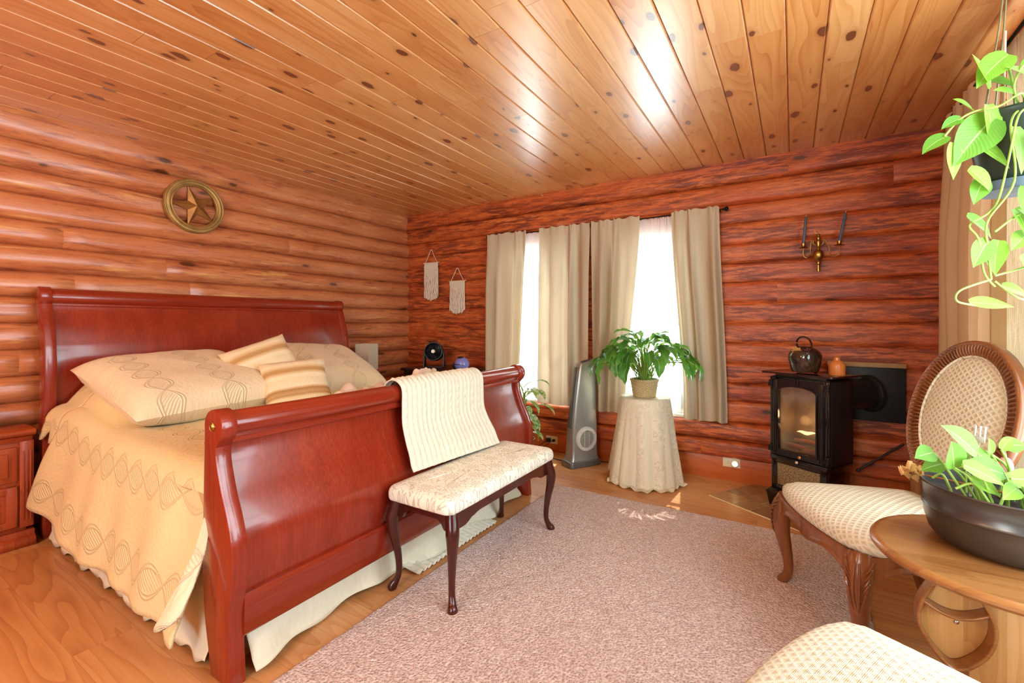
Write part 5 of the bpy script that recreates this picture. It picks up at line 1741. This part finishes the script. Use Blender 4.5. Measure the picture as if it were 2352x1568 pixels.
mb = MB(); mb.lathe([(0, .128), (.100, .126)], 24); mb.build('soil', M_SOIL, pl)
M_LILY = leafmat('peace_lily_leaf', '2f7a2a', '5fa33f', tr=.38, rough=.28)
fo = MB(); stm = MB()
r2 = random.Random(11)
for i in range(112):
    a = r2.uniform(0, 2 * PI); ring_ = r2.random()
    reach = lerp(.03, .31, ring_ ** .8); hgt = lerp(.40, .21, ring_) + r2.uniform(-.04, .03)
    d2 = Vector((math.cos(a), math.sin(a), 0))
    b0 = Vector((.05 * math.cos(a) * r2.random(), .05 * math.sin(a) * r2.random(), .118))
    tip = Vector((d2.x * reach, d2.y * reach, .118 + hgt * .80))
    lim = 3.68 - 3.55
    if tip.y > lim - .02: tip.y = lim - .02; d2 = Vector((d2.x, min(d2.y, .15), 0)).normalized()
    mid_ = b0.lerp(tip, .5) + Vector((0, 0, .06)) - d2 * .02
    pts = smooth_path([b0, mid_, tip], 4)
    stm.tube(pts, .0024, 5)
    dd_ = (pts[-1] - pts[-2]).normalized() + d2 * .7
    rng.seed(i)
    L = r2.uniform(.16, .24)
    if d2.y > .3: L *= .6
    leaf(fo, tip, dd_, (0, 0, 1), L, r2.uniform(.05, .078), lerp(1.0, 2.3, ring_) + r2.uniform(-.3, .4), .45, 'lance', wave=.4)
fo.build('foliage', M_LILY, pl, 0); stm.build('stems', M_STEM, pl)

# dieffenbachia behind the footboard
dp = thing('variegated_houseplant', 'variegated leafy plant half hidden behind the right footboard post', 'potted plant', (-2.02, 3.42, 0))
M_DIEF = leafmat('variegated_leaf', '5c9a3a', '86b955', 'e3ecc0', .50, .35)
mb = MB(); mb.lathe([(0, 0), (.085, 0), (.092, .01), (.118, .20), (.122, .215), (.114, .215), (.110, .195)], 32); mb.build('pot', plain('terracotta', 'a4583a', .7), dp)
mb = MB(); mb.lathe([(0, .195), (.111, .195)], 20); mb.build('soil', M_SOIL, dp)
fo = MB(); stm = MB(); r2 = random.Random(4)
stm.tube(smooth_path([(0, 0, .19), (.03, -.02, .4), (.05, -.03, .62)], 5), .012, 8)
for i in range(17):
    z = lerp(.22, .66, (i / 16) ** .9); a = i * 2.4
    d2 = Vector((math.cos(a), math.sin(a) * .8, 0))
    if d2.y > 0: d2.y *= .5
    b0 = Vector((.05 * z, -.03 * z, z)); tip = b0 + d2 * r2.uniform(.06, .13) + Vector((0, 0, .05))
    stm.tube(smooth_path([b0, b0.lerp(tip, .5) + Vector((0, 0, .02)), tip], 3), .004, 6)
    leaf(fo, tip, d2 + Vector((0, 0, .35)), (0, 0, 1), r2.uniform(.15, .22), r2.uniform(.06, .085), r2.uniform(1.2, 2.0), .3, 'oval')
for (x, y, z, dx, dz) in ((.02, -.05, .50, 1, .1), (.05, -.05, .38, 1, 0.), (.05, -.04, .60, .9, .5), (.03, -.06, .30, 1, -.1), (.02, -.06, .45, .8, .3), (.03, -.05, .34, .9, .2)):
    b0 = Vector((x, y, z)); tip = b0 + Vector((dx * .06, -.02, .05)); stm.tube([b0, b0.lerp(tip, .5) + Vector((0, 0, .012)), tip], .004, 6)
    leaf(fo, tip, Vector((dx, r2.uniform(-.6, .3), dz)), (0, 0, 1), r2.uniform(.16, .21), r2.uniform(.06, .08), 1.6, .3, 'oval')
fo.build('foliage', M_DIEF, dp, 0); stm.build('stems', M_STEM, dp)

# pothos in a dark bowl on the side table
M_POTH = leafmat('pothos_leaf', '4c8418', '88b032', 'cfdc96', .20, .28, .55)
M_PEWT = plain('pewter_enamel', '5b5754', .3, .75)
pb = thing('pothos_planter', 'dark pewter bowl planter of trailing pothos on the oak side table', 'potted plant', (.515, 1.835, .5805))
mb = MB()
mb.lathe([(0, 0), (.132, 0), (.150, .008), (.166, .030), (.176, .070), (.178, .094), (.182, .099), (.178, .104), (.181, .160), (.186, .166), (.184, .170), (.176, .168), (.172, .10), (.160, .03)], 72)
mb.build('bowl', M_PEWT, pb, 45)
mb = MB(); mb.grid(lambda a, b: Vector((.173 * b * math.cos(2 * PI * a), .173 * b * math.sin(2 * PI * a), .128 + .012 * noise.noise(Vector((math.cos(2 * PI * a) * b * 4, math.sin(2 * PI * a) * b * 4, 0))))), 40, 10, cu=True); mb.build('soil', M_SOIL, pb)
fo = MB(); stm = MB(); r2 = random.Random(21)
# hand-placed leaves: base offset, leaf start, heading, size
SW_ = Vector((.8506, .5258, 0)); TW_ = Vector((.5258, -.8506, 0))
def ab(s_, t_, z_): return SW_ * s_ + TW_ * t_ + Vector((0, 0, z_))
# (stem root, leaf start, leaf tip) as (sideways, towards the room, height); then width
LV = [((-.12, .02, .13), (-.245, .04, .283), (-.305, .05, .278), .050), ((-.11, .04, .13), (-.208, .06, .248), (-.222, .07, .325), .070),
      ((-.06, .02, .13), (-.125, .04, .280), (-.212, .04, .368), .070), ((-.10, .06, .13), (-.205, .08, .262), (-.110, .10, .225), .052),
      ((-.05, .05, .13), (-.085, .07, .235), (-.185, .06, .270), .062), ((-.04, .0, .13), (-.10, .0, .285), (-.045, .02, .235), .040),
      ((-.02, .08, .13), (-.100, .10, .232), (.040, .12, .232), .058), ((.02, .07, .13), (-.010, .13, .225), (.050, .16, .105), .062),
      ((-.03, .10, .13), (-.052, .185, .200), (-.030, .205, .100), .064), ((.0, .09, .13), (-.030, .12, .168), (.035, .14, .150), .048),
      ((.06, .03, .13), (.040, .08, .240), (.120, .10, .205), .062), ((.05, .0, .13), (-.045, .0, .268), (-.060, .01, .318), .034),
      ((.02, .0, .13), (-.015, .0, .280), (.012, .0, .318), .030), ((.03, -.02, .13), (-.03, -.01, .262), (-.075, .0, .255), .030),
      ((.08, .02, .13), (.06, .02, .270), (.14, .03, .285), .055), ((-.08, .03, .13), (-.15, .05, .215), (-.10, .08, .185), .045),
      ((-.09, .01, .13), (-.18, .0, .24), (-.235, -.01, .225), .045), ((.0, .04, .13), (-.06, .08, .20), (-.13, .11, .19), .045), ((.05, .05, .13), (.02, .06, .26), (.07, .07, .30), .045),
      ((-.07, .0, .13), (-.12, -.03, .25), (-.07, -.04, .285), .05), ((.03, .10, .13), (.01, .17, .185), (.07, .19, .13), .05), ((.02, -.04, .13), (.03, -.04, .28), (.09, -.03, .29), .05),
      ((.09, .06, .13), (.08, .14, .20), (.15, .16, .13), .060), ((-.02, .02, .13), (-.06, .05, .215), (-.005, .06, .205), .045)]
for i, (b0, st_, tip, W) in enumerate(LV):
    b0 = ab(*b0); st_ = ab(*st_); tip = ab(*tip); rng.seed(i * 3 + 1)
    mid_ = b0.lerp(st_, .5) + Vector((r2.uniform(-.015, .015), r2.uniform(-.015, .015), .025))
    stm.tube(smooth_path([b0, mid_, st_], 5), .0032, 7)
    d_ = tip - st_
    leaf(fo, st_, d_, Vector((0, 0, 1)) * .6 + TW_ * .8, d_.length * 1.03, W, .25, .22, 'heart')
for i in range(16):
    a = r2.uniform(0, 2 * PI); r_ = r2.uniform(.05, .15); b0 = Vector((r_ * math.cos(a), r_ * math.sin(a), .13))
    e = b0 + Vector((r2.uniform(-.08, .08), r2.uniform(-.06, .06), r2.uniform(.02, .07)))
    stm.tube(smooth_path([b0, b0.lerp(e, .5) + Vector((0, 0, r2.uniform(.02, .05))), e], 5), .0034, 6)
fo.build('foliage', M_POTH, pb, 0); stm.build('stems', M_STEM, pb)
mb = MB(); mb.tube([(-.17, .02, .172), (-.05, -.02, .168), (.07, -.04, .152)], .0028, 6); mb.build('twig', plain('brown_twig', '9a5a2c', .8), pb)
dl = MB(); r2 = random.Random(2)
rng.seed(5)
for q_ in range(4):
    leaf(dl, (-.185 + .006 * q_, .015, .168 + .006 * q_), (-.5, -.3 + .3 * q_, .5 - .3 * q_), (0, 0, 1), .055, .045, 1.2, .8, 'oval', wave=1.2)
dl.build('dried_leaf', leafmat('dried_leaf', 'c08a55', 'd9a06a', tr=.3, rough=.8), pb, 0)
k = NT('clear_plastic'); M_CLR = k.done(k.bsdf('f4f6f6', .12, trans=.45, ior=1.3))
fk = thing('plastic_fork', 'clear plastic fork stuck upright in the pothos bowl', 'fork', (.440, 1.842, .70), R(-35))
mb = MB(); mb.tube([(0, 0, 0), (.012, 0, .10), (.020, 0, .175)], .0034, 8, flat=(1, .6)); mb.build('handle', M_CLR, fk)
mb = MB(); mb.box((.0215, 0, .184), (.026, .004, .018), .002, rot=(0, R(6), 0))
mb.build('neck', M_CLR, fk)
for q_ in (-.0105, 0, .0105):
    mb = MB(); mb.tube([(.022 + q_, 0, .190), (.0245 + q_, 0, .222)], .0026, 8); mb.build('tine', M_CLR, fk)
pk = thing('pink_ornament', 'small pink bud-shaped ornament among the pothos stems in bowl', 'ornament', (.528, 1.89, .705))
mb = MB(); mb.lathe([(0, .075), (.012, .076), (.017, .09), (.016, .105), (.010, .118), (0, .124)], 20); mb.build('bud', plain('pink_petal', 'eba9a6', .5), pk)
mb = MB(); mb.tube([(0, 0, 0), (.002, 0, .04), (0, 0, .078)], .002, 6); mb.build('stick', M_STEM, pk)

# hanging pothos
HP_ = Vector((.542, 1.875, 1.62))
hp = thing('hanging_pothos', 'trailing pothos in a dark hanging pot at the upper right', 'hanging plant', HP_)
mb = MB(); mb.lathe([(0, 0), (.066, 0), (.074, .008), (.096, .16), (.108, .172), (.112, .188), (.106, .196), (.100, .19), (.092, .16)], 44); mb.build('pot', plain('dark_green_plastic_pot', '2e3a30', .35), hp)
mb = MB(); mb.lathe([(.0, -.026), (.078, -.024), (.090, -.010), (.092, .0), (.084, -.004), (.07, -.012), (0, -.014)], 32); mb.tube([(0, 0, -.014), (0, 0, .002)], .03, 12); mb.build('saucer', plain('blue_grey_plastic', '566672', .3), hp)
mb = MB(); mb.lathe([(0, .172), (.098, .172)], 24); mb.build('soil', M_SOIL, hp)
for a in (100, 220, 340):
    x, y = .105 * math.cos(R(a)), .105 * math.sin(R(a))
    mb = MB(); mb.tube([(x, y, .186), (x * .5, y * .5, .45), (0, 0, 2.448 - HP_.z)], .0022, 6); mb.build('hanger_wire', plain('olive_wire', '6b6a48', .5), hp)
mb = MB(); mb.tube([(0, 0, 2.452 - HP_.z), (0, 0, 2.42 - HP_.z), (.008, 0, 2.412 - HP_.z), (.010, 0, 2.424 - HP_.z)], .0025, 7); mb.build('hook', M_IRON, hp)
M_POTH2 = leafmat('hanging_pothos_leaf', '4f8a1e', '88b43a', 'd2e09c', .22, .30, .5)
# hanging pothos leaves: placed around the pot by (sideways, towards the room, height) offsets
fo = MB(); stm = MB(); r2 = random.Random(33)
# sideways axis runs along the line of sight's right, toward axis faces the camera
sw = Vector((.8506, .5258, 0)); tw = Vector((.5258 * 1, -.8506, 0))
def at(s, t, z): return sw * s + tw * t + Vector((0, 0, z))
# (leaf start, tip) in (sideways, toward, z), width
HL = [((-.085, .06, .335), (-.205, .08, .255), .072), ((-.115, .05, .165), (-.245, .06, .045), .105), ((-.075, .07, .130), (-.060, .10, .005), .070),
      ((-.165, .04, .195), (-.225, .05, .225), .05), ((-.130, .05, .20), (-.110, .06, .085), .070), ((-.245, .05, .115), (-.315, .04, .085), .045),
      ((-.225, .05, .095), (-.235, .06, -.005), .045), ((-.205, .05, .165), (-.265, .05, .145), .035), ((-.165, .05, .10), (-.08, .07, .03), .062),
      ((.02, .10, .015), (.015, .12, -.105), .06), ((-.175, .04, -.105), (-.105, .05, -.155), .06), ((-.065, .06, -.09), (-.030, .08, -.165), .055),
      ((.075, .08, -.06), (.010, .09, -.15), .070), ((-.13, .05, -.175), (-.185, .06, -.245), .06), ((-.10, .05, -.175), (-.135, .06, -.265), .05),
      ((.02, .08, -.185), (-.005, .09, -.115), .06), ((-.005, .06, -.205), (.075, .07, -.255), .055), ((.09, .08, -.19), (.155, .08, -.225), .075),
      ((-.165, .04, -.345), (-.055, .05, -.345), .045), ((-.085, .05, -.30), (-.005, .05, -.32), .04), ((.005, .05, -.335), (.045, .06, -.400), .055),
      ((-.035, .06, .30), (.045, .07, .335), .06), ((.045, .08, .33), (.135, .09, .29), .07), ((-.02, .08, .25), (-.075, .09, .19), .05),
      ((.10, .05, .43), (.16, .05, .49), .06), ((.06, .10, .245), (.13, .12, .185), .06), ((.09, .10, .08), (.05, .12, -.03), .06), ((.13, .09, -.02), (.10, .10, -.12), .065),
      ((-.055, .06, .225), (-.135, .07, .245), .045), ((-.02, .07, -.135), (-.075, .08, -.085), .04), ((.05, .08, -.11), (.12, .08, -.135), .05), ((-.03, .06, -.155), (-.10, .08, -.20), .05), ((.13, .06, -.14), (.17, .06, -.20), .05), ((.02, .07, .20), (-.02, .09, .10), .045)]
HL += [((-.14, .06, .245), (-.19, .07, .335), .085), ((-.10, .03, .28), (-.04, .05, .26), .06), ((-.19, .06, .02), (-.135, .08, -.035), .06), ((-.03, .10, .12), (-.075, .12, .02), .06),
      ((-.02, .06, -.02), (-.07, .08, -.10), .055), ((.04, .12, .16), (.0, .13, .06), .06), ((-.15, .06, -.01), (-.20, .07, -.07), .05), ((.06, .09, -.24), (.10, .10, -.32), .055),
      ((-.06, .07, -.22), (-.02, .08, -.29), .05), ((.10, .11, .24), (.05, .12, .16), .06), ((-.04, .08, .26), (-.12, .09, .29), .055), ((.02, .08, .36), (-.05, .09, .40), .05), ((.12, .08, .36), (.07, .09, .44), .055)]
for i, (a, b, w_) in enumerate(HL):
    rng.seed(i + 50)
    p = at(*a); q_ = at(*b); L = (q_ - p).length
    d_ = (q_ - p).normalized()
    upv = Vector((0, 0, 1)) * .55 + tw * .75 + sw * r2.uniform(-.35, .35)
    leaf(fo, p - d_ * .004, d_, upv, L * 1.04, w_, r2.uniform(.1, .5), .22, 'heart')
# vines
VN = [[(-.02, .02, .185), (-.06, .05, .26), (-.09, .06, .33)], [(-.03, .05, .185), (-.08, .09, .215), (-.12, .07, .19), (-.165, .05, .185), (-.21, .05, .16), (-.25, .05, .115)],
      [(-.02, .09, .185), (-.08, .115, .18), (-.09, .12, .11), (-.03, .13, .06), (.03, .12, .02), (.10, .10, .03)],
      [(-.04, .08, .185), (-.10, .10, .15), (-.115, .09, .04), (-.12, .07, -.06), (-.14, .06, -.10), (-.18, .05, -.13), (-.155, .05, -.17), (-.14, .05, -.26), (-.11, .05, -.30)],
      [(-.06, .07, .185), (-.11, .09, .13), (-.10, .09, -.02), (-.14, .06, -.12), (-.13, .05, -.19), (-.12, .05, -.28)],
      [(-.12, .05, -.28), (-.205, .05, -.31), (-.215, .05, -.34), (-.165, .05, -.352)], [(-.11, .05, -.285), (-.06, .06, -.33), (0, .05, -.34)],
      [(-.12, .06, -.15), (-.05, .07, -.10), (.02, .08, -.13), (.08, .08, -.19)], [(-.11, .05, -.27), (-.02, .06, -.24), (.05, .07, -.19), (.09, .08, -.17)],
      [(.0, .09, .185), (.03, .12, .24), (.06, .10, .33), (.10, .06, .43)], [(.03, .09, .185), (.08, .115, .20), (.13, .12, .15), (.14, .11, .0), (.13, .09, -.12)],
      [(-.05, .06, .19), (-.09, .08, .24), (-.06, .08, .30), (.0, .07, .31)], [(.0, .09, .19), (-.06, .11, .16), (-.085, .11, .05), (-.06, .09, -.07)]]
for v in VN: stm.tube(smooth_path([at(*p) for p in v], 7), .0027, 7)
fo.build('foliage', M_POTH2, hp, 0); stm.build('vines', M_STEM, hp)
mb = MB(); mb.tube([at(-.055, .02, .18), at(-.06, .03, .42)], .0035, 7); mb.build('stake', plain('pinkish_stake', 'c09a86', .6), hp)
mb = MB(); mb.tube([at(.09, .03, .18), at(.095, .03, .46)], .0035, 7); mb.build('stake', plain('pinkish_stake_two', 'c9a592', .6), hp)
hk = MB(); hk.tube(smooth_path([(-2.02, 3.80, 2.452), (-2.02, 3.80, 2.425), (-2.012, 3.80, 2.412), (-2.004, 3.80, 2.424)], 5), .0018, 6)
o = hk.build('ceiling_hook', plain('pale_hook', 'cfc4ae', .4, .5)); tag(o, 'tiny metal hook in the ceiling above the left window', 'hook')
